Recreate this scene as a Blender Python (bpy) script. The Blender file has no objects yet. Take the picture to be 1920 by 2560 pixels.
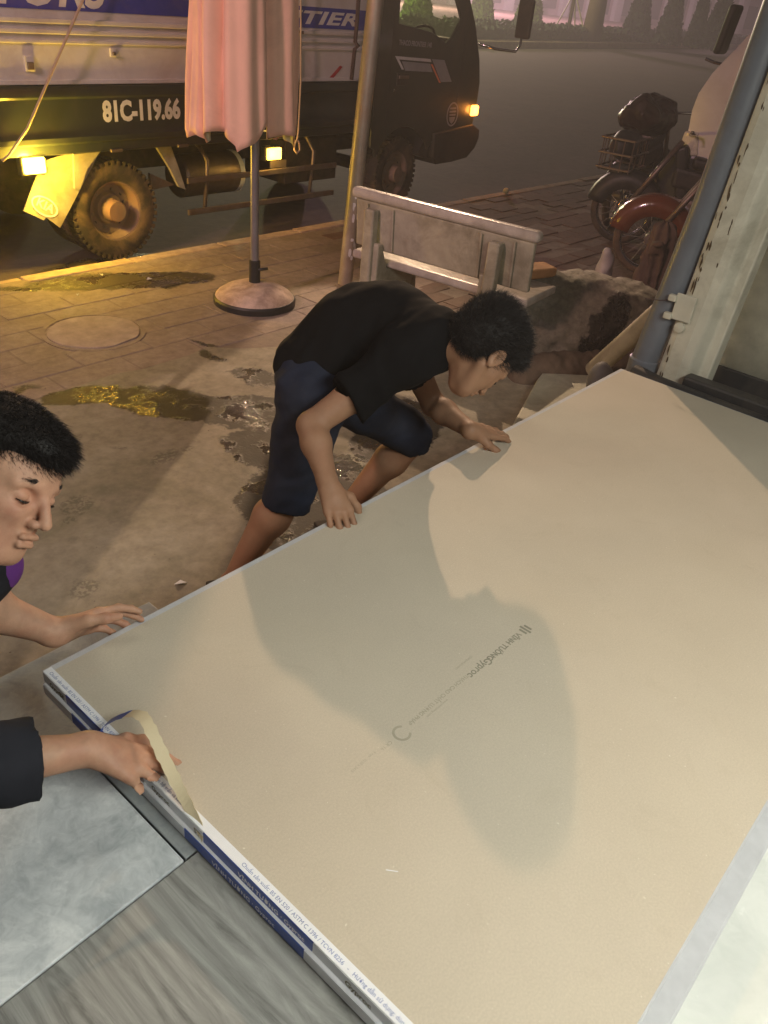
import bpy, bmesh, math, random
import numpy as np
from mathutils import Vector, Matrix, geometry, noise as mnoise

random.seed(7); np.random.seed(7)
scene = bpy.context.scene
COL = scene.collection

# ------------------------------------------------------------------ camera
GZ = 1.8                                   # eye height over the pavement
RC = [[0.6617783, -0.3613572, 0.6568641], [-0.7442901, -0.4217406, 0.5178485], [0.0898980, -0.8315984, -0.5480533]]
cam_d = bpy.data.cameras.new('camera'); cam = bpy.data.objects.new('camera', cam_d); COL.objects.link(cam)
m = Matrix.Identity(4)
for i in range(3):
    m[i][0] = RC[i][0]; m[i][1] = -RC[i][1]; m[i][2] = -RC[i][2]
m[2][3] = GZ
cam.matrix_world = m
cam_d.sensor_fit = 'VERTICAL'; cam_d.sensor_height = 36.0; cam_d.sensor_width = 27.0
cam_d.lens = 36.0 * 2005 / 2560
cam_d.clip_start = 0.05; cam_d.clip_end = 900
scene.camera = cam
scene.render.resolution_x = 768; scene.render.resolution_y = 1024

# ------------------------------------------------------------------ night sky and lamps
W = bpy.data.worlds.new('World'); scene.world = W; W.use_nodes = True
bg = W.node_tree.nodes['Background']
bg.inputs[0].default_value = (0.52, 0.36, 0.42, 1); bg.inputs[1].default_value = 0.042
def lamp(name, kind, loc, power, col, **k):
    d = bpy.data.lights.new(name, kind); d.energy = power; d.color = col
    o = bpy.data.objects.new(name, d); o.location = loc; COL.objects.link(o)
    tgt = k.pop('target', None)
    for a, b in k.items(): setattr(d, a, b)
    if tgt is not None:
        o.rotation_euler = (Vector(tgt) - Vector(loc)).to_track_quat('-Z', 'Y').to_euler()
    return o
# street lamp beyond the truck's cab: the one that throws the bent man's shadow on the board
lamp('street_lamp_light', 'SPOT', (9.2, 7.5, 5.0), 2650, (1.0, 0.68, 0.43), target=(1.7, 1.2, .5), spot_size=math.radians(34), spot_blend=.4, shadow_soft_size=.06)
lamp('far_street_lamp_light', 'SPOT', (12.8, 11.4, 4.3), 500, (1.0, 0.70, 0.46), target=(1.7, 1.1, .5), spot_size=math.radians(28), spot_blend=.45, shadow_soft_size=.22)
# tube light under the shop ceiling, behind and above the photographer
lamp('shop_tube_light', 'AREA', (0.80, -.90, 2.35), 55, (.985, .995, .89), target=(0.95, 0.45, 0), shape='RECTANGLE', size=1.5, size_y=.4)
lamp('pavement_fill_light', 'AREA', (-0.3, 2.4, 3.5), 15, (1.0, .98, .82), target=(0.9, 2.1, 0), shape='RECTANGLE', size=1.2, size_y=.15)  # fill lamp added over the pavement to brighten the concrete
# sodium lamps of the street on the left and the lamps of the shop signs
lamp('sodium_lamp_light', 'SPOT', (-3.6, 2.7, 5.0), 1000, (1.0, 0.60, 0.47), target=(2.7, 4.5, 0), spot_size=math.radians(56), spot_blend=.7, shadow_soft_size=.25)
lamp('sign_light', 'SPOT', (-4.6, 2.6, 4.4), 430, (.95, 0.50, 0.80), target=(4.2, 5.4, 1.5), spot_size=math.radians(48), spot_blend=.6, shadow_soft_size=.3)
lamp('plaza_lamp_light', 'POINT', (78, 70, 12), 80000, (1.0, 0.62, .70), shadow_soft_size=.4)
lamp('shrub_fill_light', 'POINT', (31, 36, 7), 13000, (.95, .90, .45), shadow_soft_size=.4)  # lamp added to brighten the left shrubs across the road
scene.view_settings.view_transform = 'Standard'; scene.view_settings.look = 'None'
scene.view_settings.exposure = 0.0; scene.view_settings.gamma = 1.0
try: scene.view_settings.use_curve_mapping = False
except Exception: pass
scene.render.engine = 'CYCLES'
scene.cycles.use_denoising = True
scene.cycles.max_bounces = 8

# ------------------------------------------------------------------ helpers
def link(o, parent=None):
    COL.objects.link(o)
    if parent is not None: o.parent = parent
    return o
def tag(o, label=None, cat=None, group=None, kind=None):
    if label: o['label'] = label
    if cat: o['category'] = cat
    if group: o['group'] = group
    if kind: o['kind'] = kind
    return o
def empty(name, loc, label=None, cat=None, group=None, rz=0):
    o = bpy.data.objects.new(name, None); o.location = loc; o.rotation_euler = (0, 0, rz); o.empty_display_size = .1
    COL.objects.link(o); return tag(o, label, cat, group)

class MB:
    """collects verts and faces; build() links one mesh object. Coordinates are world ones; a parent at loc is compensated."""
    def __init__(s): s.v = []; s.f = []
    def add(s, vs, fs):
        n = len(s.v); s.v += [tuple(map(float, p)) for p in vs]; s.f += [tuple(i + n for i in f) for f in fs]; return s
    def box(s, x0, x1, y0, y1, z0, z1):
        v = [(x, y, z) for z in (z0, z1) for y in (y0, y1) for x in (x0, x1)]
        return s.add(v, [(0, 2, 3, 1), (4, 5, 7, 6), (0, 1, 5, 4), (2, 6, 7, 3), (0, 4, 6, 2), (1, 3, 7, 5)])
    def obox(s, c, ax, ay, az):
        c, ax, ay, az = map(Vector, (c, ax, ay, az))
        v = [c + ax * i + ay * j + az * k for k in (-1, 1) for j in (-1, 1) for i in (-1, 1)]
        return s.add(v, [(0, 2, 3, 1), (4, 5, 7, 6), (0, 1, 5, 4), (2, 6, 7, 3), (0, 4, 6, 2), (1, 3, 7, 5)])
    def tube(s, pts, r, n=10, caps=True):
        pts = [Vector(p) for p in pts]; rs = r if hasattr(r, '__len__') else [r] * len(pts)
        rings = []; up = None
        for i, p in enumerate(pts):
            d = (pts[min(i + 1, len(pts) - 1)] - pts[max(i - 1, 0)]).normalized()
            if up is None: up = d.orthogonal().normalized()
            up = (up - d * up.dot(d)).normalized(); sd = d.cross(up)
            rings.append([p + (up * math.cos(a) + sd * math.sin(a)) * rs[i] for a in [2 * math.pi * k / n for k in range(n)]])
        vs = [v for rg in rings for v in rg]
        fs = [(i * n + k, i * n + (k + 1) % n, (i + 1) * n + (k + 1) % n, (i + 1) * n + k) for i in range(len(pts) - 1) for k in range(n)]
        if caps: fs += [tuple(range(n))[::-1], tuple((len(pts) - 1) * n + k for k in range(n))]
        return s.add(vs, fs)
    def lathe(s, prof, c, axis='z', n=32, caps=True):
        """prof: (radius, height) pairs along the axis"""
        c = Vector(c); A = {'x': (Vector((0, 1, 0)), Vector((0, 0, 1)), Vector((1, 0, 0))), 'y': (Vector((0, 0, 1)), Vector((1, 0, 0)), Vector((0, 1, 0))), 'z': (Vector((1, 0, 0)), Vector((0, 1, 0)), Vector((0, 0, 1)))}[axis]
        vs = [c + (A[0] * math.cos(a) + A[1] * math.sin(a)) * r + A[2] * h for r, h in prof for a in [2 * math.pi * k / n for k in range(n)]]
        fs = [(i * n + k, i * n + (k + 1) % n, (i + 1) * n + (k + 1) % n, (i + 1) * n + k) for i in range(len(prof) - 1) for k in range(n)]
        if caps: fs += [tuple(range(n))[::-1], tuple((len(prof) - 1) * n + k for k in range(n))]
        return s.add(vs, fs)
    def plate(s, outer, holes, d0, d1, mp):
        """flat plate with holes; mp(u, v, d) -> xyz, d0/d1 the two faces"""
        loops = [outer] + list(holes)
        tri = geometry.tessellate_polygon([[Vector((u, v, 0)) for u, v in lp] for lp in loops])
        flat = [p for lp in loops for p in lp]; n = len(flat)
        vs = [mp(u, v, d0) for u, v in flat] + [mp(u, v, d1) for u, v in flat]
        fs = [tuple(t) for t in tri] + [tuple(i + n for i in reversed(t)) for t in tri]
        k = 0
        for lp in loops:
            L = len(lp)
            fs += [(k + i, k + (i + 1) % L, k + (i + 1) % L + n, k + i + n) for i in range(L)]; k += L
        return s.add(vs, fs)
    def build(s, name, mat, parent=None, smooth=False, bevel=0, seg=2, sub=0, fix=True, solid=0):
        me = bpy.data.meshes.new(name)
        off = Vector((0, 0, 0))
        if parent is not None:
            inv = world_of(parent).inverted(); vs = [inv @ Vector(p) for p in s.v]
        else: vs = s.v
        me.from_pydata([tuple(v) for v in vs], [], s.f)
        if fix:
            bm = bmesh.new(); bm.from_mesh(me); bmesh.ops.recalc_face_normals(bm, faces=bm.faces); bm.to_mesh(me); bm.free()
        me.materials.append(mat)
        if smooth:
            me.polygons.foreach_set('use_smooth', [True] * len(me.polygons))
        o = bpy.data.objects.new(name, me); link(o, parent)
        if bevel:
            b = o.modifiers.new('bevel', 'BEVEL'); b.width = bevel; b.segments = seg; b.limit_method = 'ANGLE'; b.angle_limit = math.radians(35)
        if solid:
            b = o.modifiers.new('solid', 'SOLIDIFY'); b.thickness = solid; b.offset = 0
        if sub:
            b = o.modifiers.new('sub', 'SUBSURF'); b.levels = sub; b.render_levels = sub
        if smooth == 'auto':
            me.set_sharp_from_angle(angle=math.radians(35))
        return o
def world_of(o):
    M = Matrix.LocRotScale(o.location, o.rotation_euler, o.scale)
    return world_of(o.parent) @ M if o.parent is not None else M

def text(name, body, size, origin, xdir, ydir, mat, parent=None, shear=0, spacing=1.0, align='LEFT', bold=0, extrude=.0006, xscale=1.0):
    cu = bpy.data.curves.new(name, 'FONT'); cu.body = body; cu.size = size; cu.shear = shear; cu.space_character = spacing
    cu.align_x = align; cu.extrude = extrude; cu.offset = bold; cu.resolution_u = 3
    tmp = bpy.data.objects.new('tmp_text', cu)
    me = bpy.data.meshes.new_from_object(tmp)
    bpy.data.objects.remove(tmp); bpy.data.curves.remove(cu)
    x = Vector(xdir).normalized() * xscale; y = Vector(ydir).normalized(); z = Vector(xdir).normalized().cross(y)
    M = Matrix((x, y, z)).transposed().to_4x4(); M.translation = Vector(origin)
    if parent is not None: M = world_of(parent).inverted() @ M
    me.transform(M); me.name = name; me.materials.clear(); me.materials.append(mat)
    o = bpy.data.objects.new(name, me); return link(o, parent)

# ------------------------------------------------------------------ materials
def nt(name):
    ma = bpy.data.materials.new(name); ma.use_nodes = True
    t = ma.node_tree; b = t.nodes['Principled BSDF']; return ma, t, b
def N(t, kind, **k):
    n = t.nodes.new(kind)
    for a, v in k.items():
        if a in n.inputs.keys(): n.inputs[a].default_value = v
        else: setattr(n, a, v)
    return n
def ramp(t, fac, stops):
    r = t.nodes.new('ShaderNodeValToRGB'); e = r.color_ramp.elements
    while len(e) < len(stops): e.new(.5)
    for i, (p, c) in enumerate(stops): e[i].position = p; e[i].color = (*c, 1) if len(c) == 3 else c
    t.links.new(fac, r.inputs[0]); return r.outputs[0]
def mixc(t, fac, a, b, mode='MIX'):
    n = t.nodes.new('ShaderNodeMix'); n.data_type = 'RGBA'; n.blend_type = mode
    for s_, v in ((0, fac), (6, a), (7, b)):
        if isinstance(v, (int, float)): n.inputs[s_].default_value = v
        elif isinstance(v, tuple): n.inputs[s_].default_value = (*v, 1) if len(v) == 3 else v
        else: t.links.new(v, n.inputs[s_])
    return n.outputs[2]
def mth(t, op, a, b=None, clamp=False):
    n = t.nodes.new('ShaderNodeMath'); n.operation = op; n.use_clamp = clamp
    for i, v in enumerate((a, b)):
        if v is None: continue
        if isinstance(v, (int, float)): n.inputs[i].default_value = v
        else: t.links.new(v, n.inputs[i])
    return n.outputs[0]
def noise(t, co, scale, detail=5, rough=.6, dist=0):
    n = N(t, 'ShaderNodeTexNoise'); n.inputs['Scale'].default_value = scale; n.inputs['Detail'].default_value = detail
    n.inputs['Roughness'].default_value = rough; n.inputs['Distortion'].default_value = dist
    t.links.new(co, n.inputs['Vector']); return n.outputs[0]
def bump(t, b, h, strength=.3, dist=.01, normal=None):
    n = N(t, 'ShaderNodeBump'); n.inputs['Strength'].default_value = strength; n.inputs['Distance'].default_value = dist
    t.links.new(h, n.inputs['Height']); t.links.new(n.outputs[0], b.inputs['Normal'])
    if normal is not None: t.links.new(normal, n.inputs['Normal'])
    return n.outputs[0]
def geo_co(t):
    return t.nodes.new('ShaderNodeNewGeometry').outputs['Position']
def mat(name, col, rough=.6, metal=0, var=.18, scale=6, dirt=None, dirt_amt=.5, bmp=.15, bscale=60, bd=.004, coat=0, trans=0, ior=1.45, spec=.5, sss=0, rvar=.15):
    ma, t, b = nt(name); co = geo_co(t)
    n1 = noise(t, co, scale, 6, .65)
    dark = tuple(c * (1 - var) for c in col); lite = tuple(min(1, c * (1 + var)) for c in col)
    c = ramp(t, n1, [(.3, dark), (.7, lite)])
    if dirt:
        n2 = noise(t, co, scale * .45, 8, .7, .6)
        c = mixc(t, mth(t, 'MULTIPLY', ramp(t, n2, [(.45, (0, 0, 0)), (.68, (1, 1, 1))]), dirt_amt), c, dirt)
    t.links.new(c, b.inputs['Base Color'])
    r = N(t, 'ShaderNodeMapRange'); r.inputs[3].default_value = max(.02, rough - rvar * rough); r.inputs[4].default_value = min(1, rough + rvar * rough)
    t.links.new(noise(t, co, scale * 2.3, 4), r.inputs[0]); t.links.new(r.outputs[0], b.inputs['Roughness'])
    b.inputs['Metallic'].default_value = metal; b.inputs['Coat Weight'].default_value = coat; b.inputs['Transmission Weight'].default_value = trans
    b.inputs['IOR'].default_value = ior; b.inputs['Specular IOR Level'].default_value = spec
    if sss: b.inputs['Subsurface Weight'].default_value = sss; b.inputs['Subsurface Radius'].default_value = (.012, .005, .003); b.inputs['Subsurface Scale'].default_value = .4
    if bmp: bump(t, b, noise(t, co, bscale, 5, .6), bmp, bd)
    return ma
def glow(name, col, strength, base=(.8, .4, .05)):
    ma, t, b = nt(name); b.inputs['Base Color'].default_value = (*base, 1); b.inputs['Roughness'].default_value = .2
    b.inputs['Emission Color'].default_value = (*col, 1); b.inputs['Emission Strength'].default_value = strength
    n = N(t, 'ShaderNodeTexWave'); n.inputs['Scale'].default_value = 60; t.links.new(geo_co(t), n.inputs['Vector']); bump(t, b, n.outputs[0], .2, .002)
    return ma
def glass(name, tint=(.75, .85, .8), rough=.02, alpha=.82):
    """thin pane: mostly clear with a real reflection"""
    ma, t, b = nt(name); t.nodes.remove(b)
    tr = N(t, 'ShaderNodeBsdfTransparent'); tr.inputs[0].default_value = (*tint, 1)
    gl = N(t, 'ShaderNodeBsdfGlossy'); gl.inputs['Roughness'].default_value = rough
    lw = N(t, 'ShaderNodeLayerWeight'); lw.inputs[0].default_value = .5; mx = N(t, 'ShaderNodeMixShader')
    t.links.new(mth(t, 'ADD', mth(t, 'MULTIPLY', mth(t, 'POWER', lw.outputs['Facing'], 4.0), .6), .03), mx.inputs[0]); t.links.new(tr.outputs[0], mx.inputs[1]); t.links.new(gl.outputs[0], mx.inputs[2])
    t.links.new(mx.outputs[0], t.nodes['Material Output'].inputs[0]); return ma

M = {}
M['black_plastic'] = mat('black_plastic', (.018, .018, .020), .5, var=.3, dirt=(.09, .06, .045), dirt_amt=.35)
M['rubber'] = mat('rubber', (.035, .028, .024), .85, var=.25, dirt=(.20, .125, .075), dirt_amt=.75, scale=9, bmp=.4, bscale=40)
M['chassis'] = mat('chassis', (.03, .026, .024), .8, dirt=(.14, .09, .06), dirt_amt=.6)
M['dark_paint'] = mat('dark_truck_paint', (.020, .026, .024), .34, var=.2, dirt=(.10, .065, .045), dirt_amt=.35, scale=3, bmp=.05, coat=.25)
M['white_paint'] = mat('white_truck_paint', (.62, .60, .60), .5, var=.08, dirt=(.33, .24, .20), dirt_amt=.55, scale=2.4, bmp=.05)
M['decal_blue'] = mat('decal_blue', (.035, .045, .36), .5, var=.12, dirt=(.2, .15, .2), dirt_amt=.3)
M['decal_white'] = mat('decal_white', (.72, .72, .74), .5, var=.1, dirt=(.4, .33, .3), dirt_amt=.4)
M['decal_grey'] = mat('decal_grey', (.30, .30, .33), .45)
M['decal_red'] = mat('decal_red', (.42, .03, .05), .5)
M['decal_orange'] = mat('decal_orange', (.75, .22, .10), .5)
M['steel_dirty'] = mat('steel_dirty', (.23, .19, .17), .45, metal=.7, dirt=(.2, .12, .08), dirt_amt=.8, scale=8)
M['rim'] = mat('rim_dusty', (.24, .17, .13), .7, metal=.2, dirt=(.34, .17, .10), dirt_amt=.8, scale=8)
M['mudflap'] = mat('mudflap', (.30, .27, .22), .8, dirt=(.18, .12, .08), dirt_amt=.6, scale=10)
M['chrome'] = mat('chrome', (.7, .7, .7), .15, metal=1, var=.05, bmp=0)
M['window'] = glass('cab_glass', (.84, .88, .80))
M['headlight_glass'] = mat('headlight_glass', (.75, .72, .55), .08, var=.2, scale=30, coat=.5, bmp=.3, bscale=80)
M['amber_lit'] = glow('amber_lamp_lit', (1, .60, .04), 26)
M['amber_lit2'] = glow('amber_lamp_small', (1, .50, .05), 14)
M['amber_side'] = glow('amber_side_lamp', (1, .30, .03), 14)
M['amber_dull'] = mat('amber_dull', (.7, .25, .03), .2, coat=.4)
M['canopy'] = mat('umbrella_cloth', (.85, .52, .395), .85, var=.06, dirt=(.50, .28, .22), dirt_amt=.45, scale=4, bmp=.25, bscale=350, bd=.001)
M['canopy_in'] = mat('umbrella_lining', (.62, .58, .46), .9, var=.1)
M['pole_grey'] = mat('pole_grey', (.25, .24, .26), .4, metal=.4, dirt=(.16, .1, .08), dirt_amt=.4)
M['base_stone'] = mat('umbrella_base', (.56, .42, .33), .85, var=.25, dirt=(.22, .13, .09), dirt_amt=.7, scale=14, bmp=.5, bscale=90)
M['galv'] = mat('galvanised_pipe', (.34, .30, .25), .42, metal=.25, dirt=(.30, .20, .13), dirt_amt=.6, scale=9)
M['paint_flake'] = mat('paint_flake', (.75, .75, .76), .6)
M['stone_bench'] = mat('bench_terrazzo', (.34, .31, .24), .55, var=.22, dirt=(.15, .13, .09), dirt_amt=.85, scale=7, bmp=.35, bscale=120)
M['stone_bench_top'] = mat('bench_terrazzo_polished', (.42, .38, .34), .24, var=.2, dirt=(.20, .17, .13), dirt_amt=.6, scale=9, bmp=.2, bscale=140)
M['pvc'] = mat('pvc_grey', (.155, .17, .20), .36, var=.12, dirt=(.10, .09, .09), dirt_amt=.5, scale=5, bmp=.05)
M['pvc_black'] = mat('pvc_black', (.028, .028, .03), .45, dirt=(.12, .10, .08), dirt_amt=.5)
M['pvc_cream'] = mat('pvc_cream', (.42, .39, .26), .5, dirt=(.16, .14, .08), dirt_amt=.7, scale=9)
M['rope'] = mat('rope', (.42, .32, .24), .9, bmp=.6, bscale=300)
M['rope_dark'] = mat('rope_dark', (.06, .035, .035), .9, bmp=.6, bscale=300)
M['orange_paint'] = mat('orange_plastic', (.13, .036, .015), .22, var=.1, coat=.5, bmp=0)
M['maroon'] = mat('maroon_box', (.022, .007, .006), .4, var=.25)
M['van_white'] = mat('van_white', (.66, .64, .66), .22, var=.04, dirt=(.4, .34, .33), dirt_amt=.25, coat=.6, bmp=0)
M['skin'] = mat('skin', (.31, .17, .10), .6, var=.12, scale=14, dirt=(.36, .16, .09), dirt_amt=.30, bmp=.25, bscale=220, bd=.0012, sss=.06)
M['skin2'] = mat('skin_dusty', (.45, .255, .165), .58, var=.16, scale=24, dirt=(.36, .13, .085), dirt_amt=.45, bmp=.25, bscale=220, bd=.0012, sss=.12)
M['hair'] = mat('hair_black', (.010, .008, .008), .65, var=.3, bmp=0)
M['eye_white'] = mat('eye_white', (.7, .66, .6), .15, bmp=0); M['eye_dark'] = mat('eye_dark', (.015, .01, .008), .1, bmp=0)
M['lip'] = mat('lip', (.36, .13, .10), .45, sss=.1)
M['shirt_black'] = mat('shirt_black', (.006, .006, .007), .95, var=.25, bmp=.3, bscale=500, bd=.0006, spec=.15)
M['shorts_navy'] = mat('shorts_navy', (.018, .024, .045), .9, var=.25, dirt=(.05, .05, .055), dirt_amt=.4, bmp=.4, bscale=400, bd=.0008, spec=.2)
M['shirt_dark'] = mat('shirt_charcoal', (.017, .018, .024), .85, var=.25, bmp=.3, bscale=500, bd=.0006, spec=.2)
M['purple'] = mat('collar_purple', (.11, .022, .19), .8, bmp=.3, bscale=500, bd=.0006)
M['trousers'] = mat('trousers_black', (.012, .012, .014), .9, spec=.2)
M['sandal'] = mat('sandal', (.03, .025, .02), .8)
M['board_paper'] = mat('board_paper', (.535, .475, .380), .72, var=.05, scale=2.6, bmp=.14, bscale=420, bd=.0006, dirt=(.45, .37, .25), dirt_amt=.16)
_t = M['board_paper'].node_tree; _b = _t.nodes['Principled BSDF']; _co = geo_co(_t); _c = _b.inputs['Base Color'].links[0].from_socket
_f = noise(_t, _co, 260, 3, .6); _c = mixc(_t, .3, _c, mixc(_t, 1.0, _c, ramp(_t, _f, [(.36, (.80, .80, .80)), (.64, (1.12, 1.12, 1.12))]), 'MULTIPLY'))       # paper fibre
_s = noise(_t, _co, 5.5, 8, .75, 2.5); _c = mixc(_t, mth(_t, 'MULTIPLY', ramp(_t, _s, [(.56, (0, 0, 0)), (.70, (1, 1, 1))]), .22), _c, (.40, .345, .25))          # handling smudges
_d = noise(_t, _co, 120, 2, .5); _c = mixc(_t, mth(_t, 'MULTIPLY', ramp(_t, _d, [(.735, (0, 0, 0)), (.76, (1, 1, 1))]), .6), _c, (.74, .71, .62)); _t.links.new(_c, _b.inputs['Base Color'])   # gypsum dust
M['board_edge'] = mat('board_edge', (.52, .52, .535), .8, var=.08, scale=30)
M['tape_white'] = mat('tape_white', (.78, .79, .82), .4, var=.04)
M['tape_blue'] = mat('tape_blue', (.030, .085, .42), .32, var=.12, coat=.2)
M['tape_tan'] = mat('tape_tan', (.66, .56, .37), .75, var=.06)
M['ink'] = mat('ink_grey', (.25, .23, .175), .8); M['ink_faint'] = mat('ink_faint', (.40, .36, .275), .8); M['ink_blue'] = mat('ink_blue', (.20, .25, .45), .8)
M['paper_white'] = mat('paper_scrap', (.7, .68, .64), .8)
M['brick'] = mat('brick_ochre', (.34, .17, .07), .85, var=.25, bmp=.5, bscale=70, scale=14)
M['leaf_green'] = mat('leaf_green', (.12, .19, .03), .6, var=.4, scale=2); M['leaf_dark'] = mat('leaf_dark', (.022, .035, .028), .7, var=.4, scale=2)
M['bark'] = mat('bark', (.12, .08, .06), .9)
M['far_wall'] = mat('far_wall', (.5, .40, .42), .8, scale=.6)
# ------------------------------------------------------------------ ground materials (wet patches have shapes of their own)
def wetness(t, co, ells, warp=.16, wscale=3.2, soft=(.02, .16)):
    nz = N(t, 'ShaderNodeTexNoise'); nz.inputs['Scale'].default_value = wscale; nz.inputs['Detail'].default_value = 7; nz.inputs['Roughness'].default_value = .68
    t.links.new(co, nz.inputs['Vector'])
    v = N(t, 'ShaderNodeVectorMath', operation='SUBTRACT'); t.links.new(nz.outputs[1], v.inputs[0]); v.inputs[1].default_value = (.5, .5, .5)
    s_ = N(t, 'ShaderNodeVectorMath', operation='SCALE'); t.links.new(v.outputs[0], s_.inputs[0]); s_.inputs['Scale'].default_value = warp * 2
    a = N(t, 'ShaderNodeVectorMath', operation='ADD'); t.links.new(co, a.inputs[0]); t.links.new(s_.outputs[0], a.inputs[1])
    best = None
    for cx, cy, rx, ry, ang, amt in ells:
        mp = N(t, 'ShaderNodeMapping', vector_type='TEXTURE'); t.links.new(a.outputs[0], mp.inputs[0])
        mp.inputs['Location'].default_value = (cx, cy, 0); mp.inputs['Rotation'].default_value = (0, 0, math.radians(ang)); mp.inputs['Scale'].default_value = (rx, ry, 1e3)
        ln = N(t, 'ShaderNodeVectorMath', operation='LENGTH'); t.links.new(mp.outputs[0], ln.inputs[0])
        val = mth(t, 'MULTIPLY', mth(t, 'SUBTRACT', 1.0, ln.outputs['Value']), min(rx, ry) / .15)
        val = mth(t, 'MINIMUM', val, amt)
        best = val if best is None else mth(t, 'MAXIMUM', best, val)
    r = N(t, 'ShaderNodeMapRange', interpolation_type='SMOOTHSTEP'); t.links.new(best, r.inputs[0]); r.inputs[1].default_value = soft[0]; r.inputs[2].default_value = soft[1]
    return r.outputs[0]
def ground_mat(name, cols, ells, rough=.8, wet_dark=.17, scale=2.2, bmp=.35, bscale=55, wet_rough=.06, ripple=.25, feet=None, stain=(.2, .17, .12)):
    ma, t, b = nt(name); co = geo_co(t)
    n1 = noise(t, co, scale, 9, .68, .4)
    c = ramp(t, n1, [(.28, cols[0]), (.5, cols[1]), (.72, cols[2])])
    n2 = noise(t, co, scale * 7, 6, .7)
    c = mixc(t, .42, c, ramp(t, n2, [(.34, tuple(x * .45 for x in cols[1])), (.64, tuple(x * 1.35 for x in cols[1]))]))
    n3 = noise(t, co, scale * .55, 10, .72, 1.2)
    c = mixc(t, mth(t, 'MULTIPLY', ramp(t, n3, [(.50, (0, 0, 0)), (.66, (1, 1, 1))]), .45), c, stain)
    w = wetness(t, co, ells)
    if feet:
        f = wetness(t, co, feet, .05, 22, (.0, .12))
        f = mth(t, 'MULTIPLY', f, ramp(t, noise(t, co, 70, 3), [(.44, (0, 0, 0)), (.52, (1, 1, 1))]))
        c = mixc(t, mth(t, 'MULTIPLY', f, .55), c, tuple(x * .3 for x in cols[1]))
    wd = tuple(x * wet_dark for x in (1, .93, .88))
    c = mixc(t, w, c, mixc(t, 1.0, c, wd, 'MULTIPLY'))
    t.links.new(c, b.inputs['Base Color'])
    sp = ramp(t, noise(t, co, 5, 6, .7), [(.49, (0, 0, 0)), (.57, (1, 1, 1))])           # standing water within the damp
    wr = mth(t, 'MULTIPLY', w, sp)
    r0 = mth(t, 'SUBTRACT', rough, mth(t, 'MULTIPLY', w, rough - .70)); r1 = mth(t, 'SUBTRACT', r0, mth(t, 'MULTIPLY', wr, .70 - wet_rough))
    t.links.new(r1, b.inputs['Roughness'])
    h = mth(t, 'ADD', mth(t, 'MULTIPLY', noise(t, co, bscale, 6, .7), 1.0), mth(t, 'MULTIPLY', noise(t, co, 16, 4), 1.4))
    h = mth(t, 'ADD', h, mth(t, 'MULTIPLY', mth(t, 'MULTIPLY', noise(t, co, 45, 3, .6, .8), wr), 4.5))
    bump(t, b, h, bmp, .006)
    return ma
WET = [(2.92, 4.70, .64, .20, -24, 1), (2.35, 4.88, .4, .05, -20, 1), (1.80, 3.36, .21, .13, -20, 1), (2.08, 3.04, .40, .17, -48, 1), (2.32, 2.70, .30, .22, -60, 1), (2.16, 2.36, .26, .20, -70, 1),
       (2.02, 1.95, .42, .30, 30, 1), (2.66, 3.56, .035, .14, 10, 1), (2.60, 3.36, .05, .16, -8, 1), (2.62, 3.02, .12, .17, 10, 1), (1.55, 3.6, .25, .03, -6, 1), (2.75, 2.15, .4, .2, 20, 1)]
FEET = [(1.74, 2.61, .10, .045, 10, 1), (1.87, 2.61, .04, .03, 0, 1), (1.27, 2.52, .075, .07, 30, 1), (1.20, 2.44, .04, .03, 0, 1), (1.66, 2.79, .10, .02, -40, 1), (1.02, 2.05, .06, .05, 0, 1), (1.52, 2.98, .08, .04, 30, 1)]
M['concrete'] = ground_mat('screed_concrete', [(.145, .128, .095), (.245, .22, .165), (.36, .33, .265)], WET, feet=FEET, stain=(.13, .122, .07))
M['paver'] = ground_mat('paver_cement', [(.17, .125, .10), (.25, .195, .16), (.33, .265, .22)], WET, stain=(.13, .088, .065))
M['paver_brown'] = ground_mat('paver_brown', [(.085, .045, .03), (.125, .068, .045), (.17, .10, .07)], [(4.4, 2.6, .3, .2, 0, 1)], stain=(.10, .055, .035), scale=3)
M['bed'] = ground_mat('paver_bed', [(.13, .095, .075), (.19, .145, .115), (.24, .19, .15)], WET)
M['kerb'] = ground_mat('kerb_concrete', [(.34, .25, .18), (.42, .31, .225), (.48, .37, .28)], [(2.3, 5.0, .2, .03, 0, 1)], stain=(.28, .19, .13))
M['asphalt'] = ground_mat('asphalt', [(.062, .044, .037), (.082, .059, .050), (.105, .078, .067)], [(1.2, 5.28, 2.5, .16, 2, 1), (4.6, 5.24, 1.8, .10, -2, 1), (0.2, 5.5, 1.2, .2, 0, 1), (3.0, 5.35, .7, .22, 5, 1)], rough=.85, wet_dark=.35, scale=1.2, bscale=120, stain=(.10, .062, .045))
M['plaza'] = mat('plaza_paving', (.42, .30, .26), .8, scale=.8, var=.25)
M['soil'] = mat('soil', (.05, .04, .03), .95)

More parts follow.
